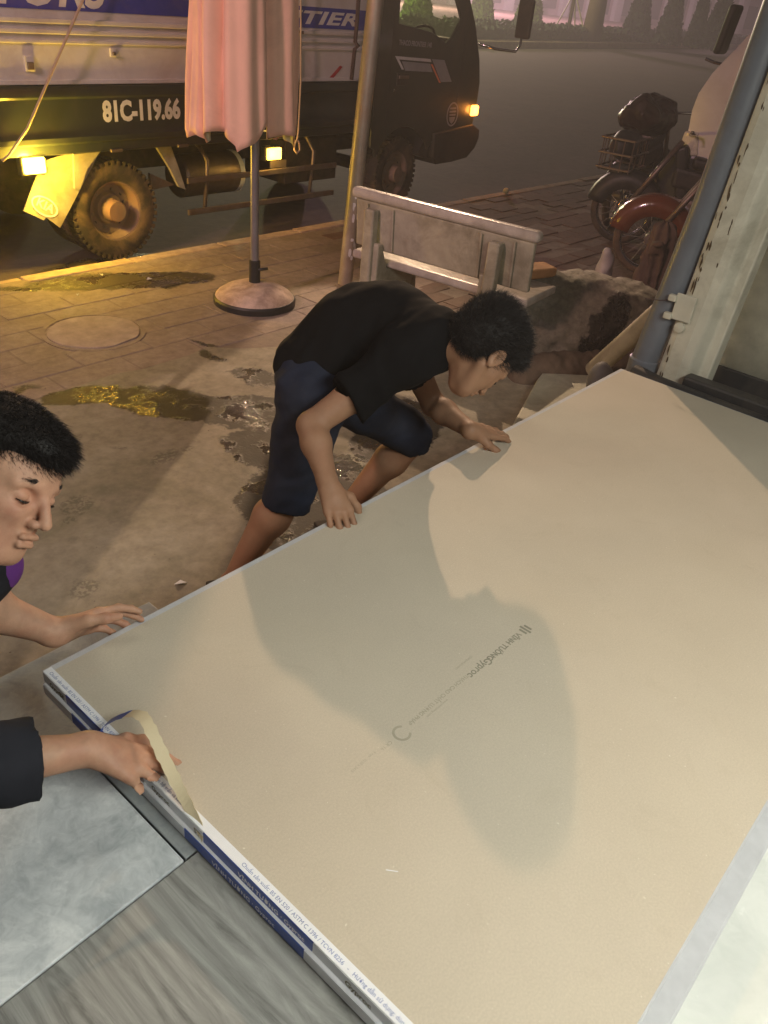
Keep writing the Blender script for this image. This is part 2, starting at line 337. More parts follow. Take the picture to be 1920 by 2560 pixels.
def sheet(name, pts, z, ma, kind='structure', parent=None, thick=0):
    b = MB()
    if thick: b.plate(pts, [], z - thick, z, lambda u, v, d: (u, v, d))
    else: b.add([(x, y, z) for x, y in pts], [tuple(range(len(pts)))])
    o = b.build(name, ma, parent)
    if kind: o['kind'] = kind
    return o
sheet('ground', [(-400, -300), (600, -300), (600, 600), (-400, 600)], -.30, M['soil'])
def farline(x, off=0): return 23.4 + (x - 33) * .143 + off
sheet('road', [(-60, 5.0), (220, 5.0), (220, farline(220)), (-60, farline(-60))], -.12, M['asphalt'])
sheet('far_plaza', [(-60, farline(-60)), (420, farline(420)), (420, 420), (-60, 420)], .10, M['plaza'], thick=.4)
fk = MB()
for i in range(60):
    x0 = 4 + i * 2.0; d = Vector((1, .143, 0)).normalized()
    c = Vector((x0 + 1, farline(x0 + 1) - .1, .0)); fk.obox(c, d * .99, Vector((-d.y, d.x, 0)) * .14, Vector((0, 0, .13)))
o = fk.build('far_kerb', M['kerb'], bevel=.02); o['kind'] = 'structure'

# pavement: bed, pavers, screed, kerb stones
pave = sheet('pavement', [(-6, 1.2), (16, 1.2), (16, 4.985), (-6, 4.985)], -.0035, M['bed'], thick=.24)
def cam_px(P):
    d = Vector((P[0], P[1], P[2] - GZ)); q = [sum(RC[k][i] * d[k] for k in range(3)) for i in range(3)]
    return (960 + 2005 * q[0] / q[2], 1280 + 2005 * q[1] / q[2], q[2]) if q[2] > .05 else (-9e3, -9e3, q[2])
paver_me = {}
def paver_mesh(ma, w, d, key):
    b = MB().box(-w / 2, w / 2, -d / 2, d / 2, -.03, 0); ob = b.build('paver_proto', ma); me = ob.data
    bm = bmesh.new(); bm.from_mesh(me); bmesh.ops.bevel(bm, geom=[e for e in bm.edges], offset=.004, segments=1, affect='EDGES'); bm.to_mesh(me); bm.free()
    bpy.data.objects.remove(ob); return me
PW, PD = .425, .2
me_p = paver_mesh(M['paver'], PW - .007, PD - .006, 0); me_b = paver_mesh(M['paver_brown'], .296, .146, 1)
rest_b = MB(); npv = 0; rnd = random.Random(3)
brown_edge = lambda y: 4.35 - .1 * math.sin(y * 5) - .18 * (y - 3)
for j in range(8):
    yc = 3.45 + PD * (j + .5)
    for i in range(-3, 26):
        xc = i * PW + (.5 * PW if j % 2 else 0) + .29
        if yc > 4.98 or xc > 4.75: continue
        px = cam_px((xc, yc, 0))
        if not (-150 < px[0] < 2000 and -60 < px[1] < 1400): continue
        ob = bpy.data.objects.new('paver', me_p); link(ob, pave)
        ob.location = (xc, yc, .000 + rnd.uniform(-.0030, .001)); ob.rotation_euler = (rnd.uniform(-.005, .005), rnd.uniform(-.005, .005), rnd.uniform(-.006, .006)); npv += 1
cand = []
for j in range(26):
    yc = 1.25 + .15 * (j + .5)
    for i in range(80):
        xc = 4.0 + i * .3 + (.15 if j % 2 else 0)
        if yc > 4.95 or xc > 14: continue
        if yc > 3.45 and xc < 4.98: continue
        px = cam_px((xc, yc, 0))
        if not (700 < px[0] < 2000 and -40 < px[1] < 1100): continue
        cand.append((px[2], xc, yc))
cand.sort()
for k, (dd, xc, yc) in enumerate(cand):
    z = .0 + rnd.uniform(-.006, .004)
    if k < 290 and dd < 7.5:
        ob = bpy.data.objects.new('brown_paver', me_b); link(ob, pave); ob.location = (xc, yc, z); ob.rotation_euler = (rnd.uniform(-.02, .02), rnd.uniform(-.02, .02), rnd.uniform(-.01, .01))
    else: rest_b.box(xc - .147, xc + .147, yc - .072, yc + .072, -.03, z)
o = rest_b.build('far_pavers', M['paver_brown'], pave); o['kind'] = 'stuff'
# smooth screed in front of the shop, its outer edge broken
edge = []
for k in range(61):
    x = -5 + k * .15
    edge.append((x, 3.44 + .10 * mnoise.noise((x * 1.7, 3, 0)) + .05 * mnoise.noise((x * 7, 1, 0)) - (max(0, x - 2.6) * .55)))
o = MB().plate([(-5, 1.3)] + edge[::1] and ([(edge[-1][0], 1.3)] + edge[::-1] + [(-5, 1.3)]), [], -.02, .004, lambda u, v, d: (u, v, d)).build('concrete_screed', M['concrete'])
o['kind'] = 'structure'
kerb = empty('kerb', (0, 5.05, 0)); kerb['kind'] = 'structure'
for i in range(-4, 16):
    b = MB().box(i * .8 + .004, i * .8 + .796, 4.985, 5.105, -.26, .004 + rnd.uniform(-.004, .004)); b.build('kerb_stone', M['kerb'], kerb, bevel=.012)
# round cover in the pavers
cv = empty('manhole_cover', (2.28, 4.03, 0), 'round cement-covered manhole lid set in the pavers', 'manhole cover')
b = MB(); ring = [(.255 * (1 + .05 * mnoise.noise((math.cos(a) * 2, math.sin(a) * 2, 0))), a) for a in [2 * math.pi * k / 40 for k in range(40)]]
b.plate([(2.28 + r * math.cos(a), 4.03 + r * .95 * math.sin(a)) for r, a in ring], [], -.02, .007, lambda u, v, d: (u, v, d)).build('lid', mat('lid_cement', (.33, .265, .235), .85, var=.25, scale=9, dirt=(.20, .15, .125), bmp=.5), cv, bevel=.004)
b = MB(); b.lathe([(.262, -.02), (.262, .003), (.285, .003), (.285, -.02)], (2.28, 4.03, 0), n=40, caps=False).build('rim', M['paver'], cv)

# shop platform: lower step, floor slab, tiles
def marble(name, cols, vein, scale=3.0, rough=.3, seed=0):
    ma, t, b = nt(name); co0 = geo_co(t); a = N(t, 'ShaderNodeVectorMath', operation='ADD'); t.links.new(co0, a.inputs[0]); a.inputs[1].default_value = (seed * 3.1, seed * 1.7, 0); co = a.outputs[0]
    n1 = noise(t, co, scale, 12, .62, .9)
    c = ramp(t, n1, [(.38, cols[0]), (.48, cols[1]), (.53, cols[1]), (.60, cols[2])])
    n2 = noise(t, co, scale * 5, 8, .75, .8); c = mixc(t, .30, c, ramp(t, n2, [(.40, cols[0]), (.60, cols[2])]))
    v = N(t, 'ShaderNodeTexNoise'); v.inputs['Scale'].default_value = scale * .8; v.inputs['Detail'].default_value = 4; v.inputs['Distortion'].default_value = 1.6; t.links.new(co, v.inputs['Vector'])
    ln = mth(t, 'ABSOLUTE', mth(t, 'SUBTRACT', v.outputs[0], .5)); lm = ramp(t, ln, [(0, (1, 1, 1)), (.012, (0, 0, 0))])
    c = mixc(t, mth(t, 'MULTIPLY', lm, .16), c, vein)
    t.links.new(c, b.inputs['Base Color']); b.inputs['Roughness'].default_value = rough
    r = N(t, 'ShaderNodeMapRange'); r.inputs[3].default_value = rough * .7; r.inputs[4].default_value = rough * 1.6; t.links.new(noise(t, co, 9, 6, .7), r.inputs[0]); t.links.new(r.outputs[0], b.inputs['Roughness'])
    bump(t, b, n2, .06, .002); return ma
M['marble'] = marble('step_marble', [(.36, .395, .415), (.52, .555, .575), (.74, .77, .78)], (.78, .80, .79), 6.5)
M['marble_low'] = marble('low_step_marble', [(.20, .22, .23), (.29, .315, .32), (.37, .40, .40)], (.45, .47, .46), 5, .45, 2)
M['marble_white'] = marble('white_floor_marble', [(.62, .64, .60), (.72, .735, .69), (.80, .80, .76)], (.86, .86, .83), 3, .22, 5)
def wood_tile(name, seed):
    ma, t, b = nt(name); co = geo_co(t)
    mp = N(t, 'ShaderNodeMapping'); t.links.new(co, mp.inputs[0]); mp.inputs['Location'].default_value = (seed * 2.3, seed * .7, 0); mp.inputs['Scale'].default_value = (1.0, 14, 1)
    mp.inputs['Rotation'].default_value = (0, 0, math.radians(90)); 
    mp2 = N(t, 'ShaderNodeMapping'); t.links.new(co, mp2.inputs[0]); mp2.inputs['Location'].default_value = (seed * 1.3, seed, 0); mp2.inputs['Scale'].default_value = (15, 1.7, 1)
    g = noise(t, mp2.outputs[0], 1.6, 10, .72, 2.2)
    wv = N(t, 'ShaderNodeTexWave', wave_type='BANDS', bands_direction='X'); wv.inputs['Scale'].default_value = .8; wv.inputs['Distortion'].default_value = 9; wv.inputs['Detail'].default_value = 4; wv.inputs['Detail Scale'].default_value = .8
    t.links.new(mp2.outputs[0], wv.inputs['Vector'])
    c = ramp(t, g, [(.34, (.12, .12, .112)), (.45, (.24, .24, .226)), (.55, (.32, .32, .302)), (.68, (.43, .43, .405))])
    c = mixc(t, .30, c, ramp(t, wv.outputs[0], [(.2, (.17, .168, .158)), (.8, (.37, .37, .35))]))
    t.links.new(c, b.inputs['Base Color']); b.inputs['Roughness'].default_value = .42
    bump(t, b, g, .12, .002); return ma
FZ = .540
step = sheet('entrance_step', [(-3, .9), (.95, .9), (.95, 1.52), (-3, 1.52)], .285, M['chassis'], thick=.45)
for i in range(-4, 1):
    MB().box(i * .8 + .152, i * .8 + .948, 1.02, 1.545, .286, .305).build('step_tile', M['marble_low'], step, bevel=.004)
    MB().box(i * .8 + .152, i * .8 + .948, 1.521, 1.536, .0, .284).build('riser_tile', M['marble_low'], step, bevel=.002)
fl = sheet('shop_floor', [(-3, -3.5), (4.6, -3.5), (4.6, 1.0), (-3, 1.0)], FZ - .016, M['bed'], thick=.5)
M['grout'] = mat('edge_beige', (.42, .36, .27), .8)
for i in range(-4, 4):
    x0 = i * .8 + .455 - .8 if i <= 0 else i * .8 - .345
    MB().box(i * .8 - .345 + .0015, i * .8 + .455 - .0015, .704, 1.028, FZ - .0155, FZ).build('marble_tile', M['marble'], fl, bevel=.0025)
    MB().box(i * .8 - .345, i * .8 + .455, 1.0285, 1.046, .30, FZ - .002).build('edge_strip', M['grout'], fl, bevel=.003)
for i in range(-6, 4):
    for j in range(4):
        ma = wood_tile('wood_look_tile', i * 5 + j) if (i in (-1, 0, 1, 2) and j < 2) else None
        xa, xb = i * .8 - .345 + .001 + .2, i * .8 + .455 - .001 + .2
        if xb > .75 and j == 0: pass
        ma = ma or M.setdefault('wood_far', wood_tile('wood_look_tile_far', 40))
        if xa > .6: continue
        MB().box(xa, min(xb, .62), .702 - .8 * (j + 1) + .001, .702 - .8 * j - .001, FZ - .0155, FZ - .001).build('wood_look_tile', ma, fl, bevel=.0015)
for i in range(7):
    for j in range(5):
        x0 = .622 + i * .6; y0 = .70 - .6 * (j + 1)
        MB().box(x0 + .001, x0 + .599, y0 + .001, y0 + .599, FZ - .0155, FZ - .0005).build('white_tile', M['marble_white'], fl, bevel=.0015)
# grey trim strip beside the marble, under the board's end
MB().box(.4565, .50, .704, 1.02, FZ - .0155, FZ + .0005).build('trim_strip', M['marble_low'], fl, bevel=.002)
# ------------------------------------------------------------------ implicit surfaces for people, rocks, cloth
def v3(*a): return np.array(a, float)
def nrm3(v): return np.sqrt(np.einsum('ij,ij->i', v, v))
class SDF:
    def __init__(s): s.p = []
    def cap(s, a, b, ra, rb, k=.02): s.p.append(('c', v3(*a), v3(*b), ra, rb, k)); return s
    def flat(s, a, b, ra, rb, k=.02): s.p.append(('c', v3(*a), v3(*b), ra, rb, k, True)); return s
    def ell(s, c, r, rot=None, k=.02, sub=False): s.p.append(('e', v3(*c), v3(*r), rot, sub, k)); return s
    def cut(s, pt, nrm, k=.004): s.p.append(('h', v3(*pt), v3(*nrm) / np.linalg.norm(nrm), k)); return s
    def disp(s, f): s.p.append(('d', f)); return s
    def near(s, lo, hi, m=.07):
        o = SDF()
        for q in s.p:
            if q[0] == 'c': r = max(q[3], q[4]) + m; a = np.minimum(q[1], q[2]) - r; b = np.maximum(q[1], q[2]) + r
            elif q[0] == 'e': r = max(q[2]) + m; a = q[1] - r; b = q[1] + r
            else: o.p.append(q); continue
            if (a < hi).all() and (b > lo).all(): o.p.append(q)
        return o
    def ev(s, P):
        F = None
        for q in s.p:
            if q[0] == 'c':
                a, b = q[1], q[2]; ba = b - a; tt = ((P - a) @ ba) / max(ba @ ba, 1e-9); t = np.clip(tt, 0, 1.3 if len(q) > 6 else 1)
                d = nrm3(P - a - t[:, None] * ba) - (q[3] + (q[4] - q[3]) * t); k = q[5]
                if len(q) > 6: d = np.maximum(d, (tt - 1) * math.sqrt(ba @ ba))
            elif q[0] == 'e':
                L = P - q[1]
                if q[3] is not None: L = L @ q[3]
                k0 = nrm3(L / q[2]); k1 = nrm3(L / q[2] ** 2); d = k0 * (k0 - 1) / np.maximum(k1, 1e-9); k = q[5]
                if q[4]:
                    d = -d; h = np.clip(.5 - .5 * (F - d) / k, 0, 1); F = F * (1 - h) + d * h + k * h * (1 - h); continue
            elif q[0] == 'h':
                d = (P - q[1]) @ q[2]; F = np.maximum(F, d); continue
            else:
                F = F + q[1](P); continue
            if F is None: F = d
            else:
                h = np.clip(.5 + .5 * (F - d) / k, 0, 1); F = F * (1 - h) + d * h - k * h * (1 - h)
        return F
def surf(sdf, lo, hi, vox):
    lo = np.array(lo, float); hi = np.array(hi, float); n = np.ceil((hi - lo) / vox).astype(int) + 1; sdf = sdf.near(lo, hi)
    g = np.stack(np.meshgrid(*[lo[i] + vox * np.arange(n[i]) for i in range(3)], indexing='ij'), -1).reshape(-1, 3)
    F = np.concatenate([sdf.ev(c) for c in np.array_split(g, max(1, len(g) // 200000))]).reshape(n)
    S = F < 0
    acc = np.zeros(tuple(n - 1) + (3,)); cnt = np.zeros(tuple(n - 1))
    sl = lambda o, ax=None: tuple(slice(o[i], n[i] - 1 + o[i]) for i in range(3))
    corners = [(i, j, k) for i in (0, 1) for j in (0, 1) for k in (0, 1)]
    for a in corners:
        for ax in range(3):
            if a[ax]: continue
            b = tuple(a[i] + (i == ax) for i in range(3))
            fa, fb = F[sl(a)], F[sl(b)]; mk = (fa < 0) != (fb < 0)
            t = np.where(mk, fa / np.where(mk, fa - fb, 1), 0)
            for i in range(3): acc[..., i] += np.where(mk, a[i] + (t if i == ax else 0), 0)
            cnt += mk
    act = cnt > 0; idx = -np.ones(act.shape, int); idx[act] = np.arange(act.sum())
    I = np.argwhere(act); V = lo + vox * (I + acc[act] / cnt[act][:, None])
    faces = []
    for ax in range(3):
        o1, o2 = [(1, 2), (2, 0), (0, 1)][ax]
        s0 = [slice(1, n[i] - 1) for i in range(3)]; s0[ax] = slice(0, n[ax] - 1); s1 = list(s0); s1[ax] = slice(1, n[ax])
        A, B = S[tuple(s0)], S[tuple(s1)]; E = np.argwhere(A != B)
        if len(E) == 0: continue
        off = np.array([1, 1, 1]); off[ax] = 0; E = E + off
        fl = S[tuple(E.T)]
        e1 = np.zeros(3, int); e1[o1] = 1; e2 = np.zeros(3, int); e2[o2] = 1
        q = np.stack([idx[tuple((E - e1 - e2).T)], idx[tuple((E - e2).T)], idx[tuple(E.T)], idx[tuple((E - e1).T)]], 1)
        q[~fl] = q[~fl][:, ::-1]; faces.append(q)
    Q = np.concatenate(faces); Q = Q[(Q >= 0).all(1)]
    # one Newton step onto the surface
    e = vox * .3; f0 = sdf.ev(V); G = np.stack([sdf.ev(V + np.eye(3)[i] * e) - sdf.ev(V - np.eye(3)[i] * e) for i in range(3)], 1) / (2 * e)
    gl = np.maximum(np.linalg.norm(G, axis=1), .3); V = V - np.clip(f0 / gl, -vox, vox)[:, None] * G / gl[:, None]
    return V, Q, G / gl[:, None]
def sdf_obj(name, sdf, boxes, ma, parent, sub=0):
    mb = MB()
    for lo, hi, vx in boxes:
        V, Q, _ = surf(sdf, lo, hi, vx); mb.add(V.tolist(), Q.tolist())
    return mb.build(name, ma, parent, smooth=True, fix=False)
def unit(a): a = np.array(a, float); return a / np.linalg.norm(a)
def wrink(amp, fr, seed=0):
    rs = np.random.RandomState(seed); D = rs.normal(size=(7, 3)); D /= np.linalg.norm(D, axis=1)[:, None]; ph = rs.uniform(0, 6.28, 7); fq = fr * rs.uniform(.6, 1.7, 7)
    return lambda P: amp * sum(np.sin(P @ D[i] * fq[i] + ph[i] + 1.6 * np.sin(P @ D[(i + 2) % 7] * fq[i] * .55)) for i in range(7)) / 3.0

def hand(s, W, f, n, right, curls, thumb, size=1.0, spread=.05):
    """W wrist, f towards the knuckles, n out of the back of the hand; curls: 4 x (mcp, pip, dip) degrees; thumb: list of 3 (along f, towards thumb side, towards palm)"""
    W = np.array(W, float); f = unit(f); n = np.array(n, float); n = unit(n - f * (n @ f)); side = np.cross(n, f) if right else np.cross(f, n)   # towards the thumb
    k = .007
    lens = [(.043, .025, .019), (.047, .029, .020), (.043, .027, .020), (.034, .020, .018)]
    offs = [.030, .010, -.011, -.030]; kn = [.083, .087, .081, .072]
    s.cap(W - f * .01, W + f * .035, .024, .022, .02)
    nails = []
    for i in range(4):
        base = W + f * kn[i] * size + side * offs[i] * size + n * (-.003 if i in (0, 3) else .001)
        s.cap(W + f * .018 + side * offs[i] * .55, base, .0165 * size, .0112 * size, .012)
        ang = 0; p = base; fd = unit(f + side * spread * (1.5 - i))
        r = [.0096, .0086, .0078, .0066] if i < 3 else [.0082, .0074, .0068, .0058]
        for j in range(3):
            ang += math.radians(curls[i][j]); d = fd * math.cos(ang) - n * math.sin(ang); q = p + d * lens[i][j] * size
            s.cap(p, q, r[j] * size, r[j + 1] * size, .005 if j else k); p = q
            if j == 2: nails.append((q, d, fd * math.sin(ang) + n * math.cos(ang)))
    p = W + f * .022 + side * .018 - n * .006
    rr = [.0165, .0125, .0105, .0085]; ll = [.040, .034, .027]
    for j in range(3):
        a, b, c = thumb[j]; d = unit(f * a + side * b - n * c); q = p + d * ll[j] * size; s.cap(p, q, rr[j] * size, rr[j + 1] * size, .010); p = q
    return nails

def frame(fwd, up):
    f = unit(fwd); u = np.array(up, float); u = unit(u - f * (u @ f)); l = np.cross(u, f); return np.stack([f, l, u], 1)   # columns: forward, left, up
def head(s, c, A, k=.02):
    """adult head about the point between the ears; A = frame(); local x forward, y left, z up"""
    g = lambda x, y, z: np.array(c) + A @ np.array([x, y, z], float)
    def e(x, y, z, rx, ry, rz, kk=k, sub=False): s.ell(g(x, y, z), (rx, ry, rz), A, kk, sub)
    e(-.012, 0, .045, .094, .075, .082); e(.035, 0, .02, .062, .064, .085, .03)                # skull, face
    e(.052, 0, -.050, .040, .046, .048, .03); s.cap(g(.068, -.012, -.088), g(.068, .012, -.088), .018, .018, .02)   # jaw, chin
    for q in (-1, 1):
        s.cap(g(.0, q * .055, -.035), g(.055, q * .030, -.082), .016, .014, .025)              # jaw line
        s.cap(g(.045, q * .048, -.008), g(.078, q * .030, -.014), .017, .014, .018)              # cheek bone
        s.cap(g(.086, q * .012, .030), g(.074, q * .046, .028), .010, .009, .012)               # brow
        e(.090, q * .031, .010, .016, .017, .0125, .010, True); e(.0785, q * .031, .0095, .0125, .0145, .0105, .004)                                   # eye socket
    s.cap(g(.094, 0, .020), g(.116, 0, -.021), .0070, .0098, .009)                               # nose
    for q in (-1, 1): s.ell(g(.102, q * .0115, -.026), (.011, .0072, .0072), A, .006)
    s.cap(g(.0975, -.015, -.049), g(.0975, .015, -.049), .0058, .0058, .006); s.cap(g(.0955, -.012, -.0615), g(.0955, .012, -.0615), .0064, .0064, .006)   # lips
    s.ell(g(.106, 0, -.0555), (.012, .022, .0022), A, .004, True)
    for q in (-1, 1):
        Ae = A @ np.array([[math.cos(q * .35), -math.sin(q * .35), 0], [math.sin(q * .35), math.cos(q * .35), 0], [0, 0, 1]])
        s.ell(g(-.008, q * .079, .002), (.020, .009, .032), Ae, .006); s.ell(g(-.004, q * .086, .004), (.011, .006, .019), Ae, .005, True); s.ell(g(-.002, q * .078, -.024), (.010, .007, .011), Ae, .006)
    return g
def eyes(c, A, parent):
    g = lambda x, y, z: tuple(np.array(c) + A @ np.array([x, y, z], float))
    def ball(cc, r, ma, nm):
        mb = MB(); n = 14
        mb.lathe([(r * math.sin(math.pi * i / 8) + 1e-5, -r * math.cos(math.pi * i / 8)) for i in range(9)], cc, n=n, caps=False); return mb.build(nm, ma, parent, smooth=True)
    for q in (-1, 1):
        mb = MB(); mb.tube([g(.0915 - .0045 * u * u - (.004 if u * q > .5 else 0), q * .031 + .0135 * u, .0045 + .002 * (1 - u * u) * -1) for u in (-1, -.5, 0, .5, 1)], [.0006, .0018, .0022, .0018, .0006], n=6); mb.build('eyelash', M['eye_dark'], parent, smooth=True)
        mb = MB(); rs = random.Random(5 + q)
        for _ in range(420):
            u = rs.uniform(-1, 1); w = rs.gauss(0, .0021) * (1.2 - .6 * abs(u)); p0 = np.array(g(.0945 - .011 * max(0, u + .2) ** 1.5 - .002 * (u < -.5), q * (.029 + .019 * u), .0345 + .004 * u - .005 * u * u + w))
            d = A @ np.array([-.15, q * .8, .25 - .5 * u]); d = unit(d) * rs.uniform(.004, .008); sd = unit(np.cross(d, A[:, 0])) * .00035
            mb.add([p0 - sd, p0 + sd, p0 + d], [(0, 1, 2)])
        mb.build('eyebrow', M['hair'], parent, fix=False)
def hair(name, cap, keep, c, A, lo, hi, ma, parent, nst=5000, ln=.022, dirn=None, seed=1, root=None):
    """cap: SDF of the hair mass; strands leave it, combed by dirn(local)"""
    V, Q, G = surf(cap, lo, hi, .004); mb = MB(); mb.add(V.tolist(), Q.tolist())
    rs = np.random.RandomState(seed); sel = rs.randint(0, len(V), nst)
    vs = []; fs = []
    for i in sel:
        p = V[i]; n = G[i]; L = (p - np.array(c)) @ A
        if keep and not keep(L): continue
        d = unit(n + .55 * rs.normal(size=3)) ; t = dirn(L) if dirn else np.zeros(3); t = A @ np.array(t)
        l = ln * rs.uniform(.5, 1.25); d1 = unit(d + t * .8); d2 = unit(d * .5 + t * 1.3 + np.array([0, 0, -.15]))
        sd = unit(np.cross(d1, rs.normal(size=3))) * .00042
        a = p - n * .003; b = a + d1 * l * .55; e = b + d2 * l * .5
        k = len(vs); vs += [a - sd, a + sd, b - sd * .8, b + sd * .8, e]; fs += [(k, k + 1, k + 3, k + 2), (k + 2, k + 3, k + 4)]
    mb.add([tuple(v) for v in vs], fs)
    return mb.build(name, ma, parent, smooth=True, fix=False)

def stubble(name, body, c, A, lo, hi, dens, ln, ma, parent, n, seed=4, vox=.006):
    """short hairs standing on the skin itself, thinned by dens(local) in 0..1"""
    V, Q, G = surf(body, lo, hi, vox); rs = np.random.RandomState(seed); mb = MB()
    for i in rs.randint(0, len(V), n):
        L = (V[i] - np.array(c)) @ A
        if rs.rand() > dens(L): continue
        p = V[i] + rs.normal(size=3) * vox * .4; p -= G[i] * ((p - V[i]) @ G[i]); d = unit(G[i] * .5 + A @ np.array([-.3, 0, -.7]) + .3 * rs.normal(size=3)) * ln * rs.uniform(.5, 1.2); sd = unit(np.cross(d, rs.normal(size=3))) * .00028
        mb.add([p - sd - G[i] * .001, p + sd - G[i] * .001, p + d], [(0, 1, 2)])
    return mb.build(name, ma, parent, fix=False)
# ------------------------------------------------------------------ the truck at the kerb
TY = 5.38
truck = empty('cargo_truck', (4.5, 6.2, -.12), 'dark green and white cargo truck parked at the kerb with its indicators lit', 'truck')
def T(mb, name, ma, parent=truck, **k): return mb.build(name, ma, parent, **k)
X0, X1 = .35, 5.93
body = T(MB().box(X0, X1, TY, TY + 1.75, 1.085, 2.5), 'cargo_box', M['white_paint'], bevel=.012)
for z0, z1, d in ((1.300, 1.325, .014), (1.352, 1.380, .018), (1.408, 1.438, .018)):
    T(MB().box(X0 + .02, X1 - .02, TY - d, TY - .0005, z0, z1), 'side_rail', M['white_paint'], body, bevel=.006)
T(MB().box(X0, X1 + .004, TY - .012, TY - .0005, 1.073, 1.100), 'lower_trim', M['white_paint'], body, bevel=.004)
bandL = T(MB().box(X0 + .3, 4.14, TY - .004, TY - .0006, 1.482, 1.86), 'blue_band', M['decal_blue'], body)
T(MB().box(4.16, X1 - .03, TY - .004, TY - .0006, 1.452, 1.596), 'blue_band', M['decal_blue'], body)
text('lettering', 'KIA MOTORS', .30, (1.55, TY - .0055, 1.508), (1, 0, 0), (0, 0, 1), M['decal_white'], body, shear=.28, spacing=1.02, bold=.008)
text('lettering', 'FRONTIER', .122, (4.20, TY - .0055, 1.482), (1, 0, 0), (0, 0, 1), M['decal_white'], body, shear=.28, spacing=1.08, bold=.004, xscale=2.55)
for (x0, x1, z0, z1) in ((2.777, 2.842, 1.148, 1.233), (3.379, 3.425, 1.233, 1.283), (5.06, 5.13, 1.40, 1.45)):
    lt = T(MB().box(x0, x1, TY - .014, TY - .0005, z0, z1), 'latch_plate', M['white_paint'], body, bevel=.004)
    T(MB().box(x0 + .012, x1 - .012, TY - .028, TY - .0135, z0 + .01, z0 + (z1 - z0) * .62), 'latch_hook', M['steel_dirty'], lt, bevel=.004)
b = MB(); b.add([(5.45, TY - .003, 1.10), (5.50, TY - .003, 1.10), (5.60, TY - .003, 1.18), (5.57, TY - .003, 1.19)], [(0, 1, 2, 3)]); T(b, 'red_mark', M['decal_red'], body, solid=.002)
# dark drop side below
prof = [(0, 1.072), (-.022, 1.065), (-.034, 1.045), (-.034, 1.005), (-.022, .99), (-.018, .80), (-.030, .78), (-.046, .765), (-.046, .735), (-.03, .72), (-.028, .665), (0, .655), (.10, .655), (.10, 1.072)]
b = MB(); n = len(prof)
b.add([(X0, TY + q, z) for q, z in prof] + [(X1, TY + q, z) for q, z in prof], [(i, (i + 1) % n, (i + 1) % n + n, i + n) for i in range(n)] + [tuple(range(n)), tuple(range(n, 2 * n))[::-1]])
low = T(b, 'drop_side', M['dark_paint'], smooth='auto')
text('number_lettering', '81C-119.66', .172, (3.275, TY - .0265, .852), (1, 0, 0), (0, 0, 1), M['decal_white'], low, bold=.0075, xscale=.77, spacing=1.0)
for x in (3.30, 3.86, 1.6, 2.2): T(MB().box(x, x + .09, TY - .05, TY - .03, .655, .675), 'hinge', M['steel_dirty'], low, bevel=.003)
T(MB().box(X0 + .05, X1 - .03, TY + .11, TY + 1.7, .70, 1.07), 'bed_frame', M['chassis'])
for y in (TY + .45, TY + 1.2): T(MB().box(X0 + .1, 7.4, y, y + .09, .42, .66), 'chassis_rail', M['chassis'])
for x in (1.4, 2.2, 4.35, 5.2): T(MB().box(x, x + .08, TY + .12, TY + 1.6, .62, .70), 'cross_member', M['chassis'])
# side lamps
def side_lamp(x0, x1, z0, z1, ma, power, col, y=TY - .03):
    h = T(MB().box(x0 - .012, x1 + .012, y, y + .05, z0 - .012, z1 + .012), 'lamp_housing', M['black_plastic'], bevel=.008)
    T(MB().box(x0, x1, y - .030, y - .0005, z0, z1), 'lamp_lens', ma, h, bevel=.012, seg=3)
    lamp('lamp_bulb_light', 'POINT', ((x0 + x1) / 2, y - .09, (z0 + z1) / 2), power, col, shadow_soft_size=.05)
side_lamp(2.655, 2.805, .562, .662, M['amber_lit'], 60, (1, .62, .05))
side_lamp(4.80, 4.95, .488, .580, M['amber_lit2'], 3.2, (1, .60, .12), TY + .05)
T(MB().box(4.86, 5.04, TY + .06, TY + .075, .415, .475), 'lamp_bracket', M['steel_dirty'], bevel=.004)
# rear mudflap with emblem
fl_pts = [(3.00, .648), (3.262, .648), (3.215, .58), (2.894, .180), (2.80, .262), (2.78, .245), (2.648, .322), (2.83, .62)]
flap = T(MB().plate(fl_pts, [], 0, .012, lambda u, v, d: (u, TY + .02 + d + .04 * (u - 2.65), v)), 'mudflap', M['mudflap'])
oc = (2.80, .335); ang = math.radians(-33)
def ovp(r, k, n=36): return [(oc[0] + r[0] * math.cos(a) * math.cos(ang) - r[1] * math.sin(a) * math.sin(ang), oc[1] + r[0] * math.cos(a) * math.sin(ang) + r[1] * math.sin(a) * math.cos(ang)) for a in [2 * math.pi * i / n for i in range(n)]]
fy = lambda u, v, d: (u, TY + .02 + d + .04 * (u - 2.65), v)
T(MB().plate(ovp((.104, .060), 0), [ovp((.092, .049), 0)[::-1]], -.004, -.0005, fy), 'emblem_ring', M['decal_white'], flap)
text('emblem_letters', 'KIA', .078, (oc[0] - .066, TY + .02 - .0025 + .04 * .10, oc[1] + .020), (math.cos(ang), .04 * math.cos(ang), math.sin(ang)), (-math.sin(ang), 0, math.cos(ang)), M['decal_white'], flap, bold=.002, xscale=1.1)
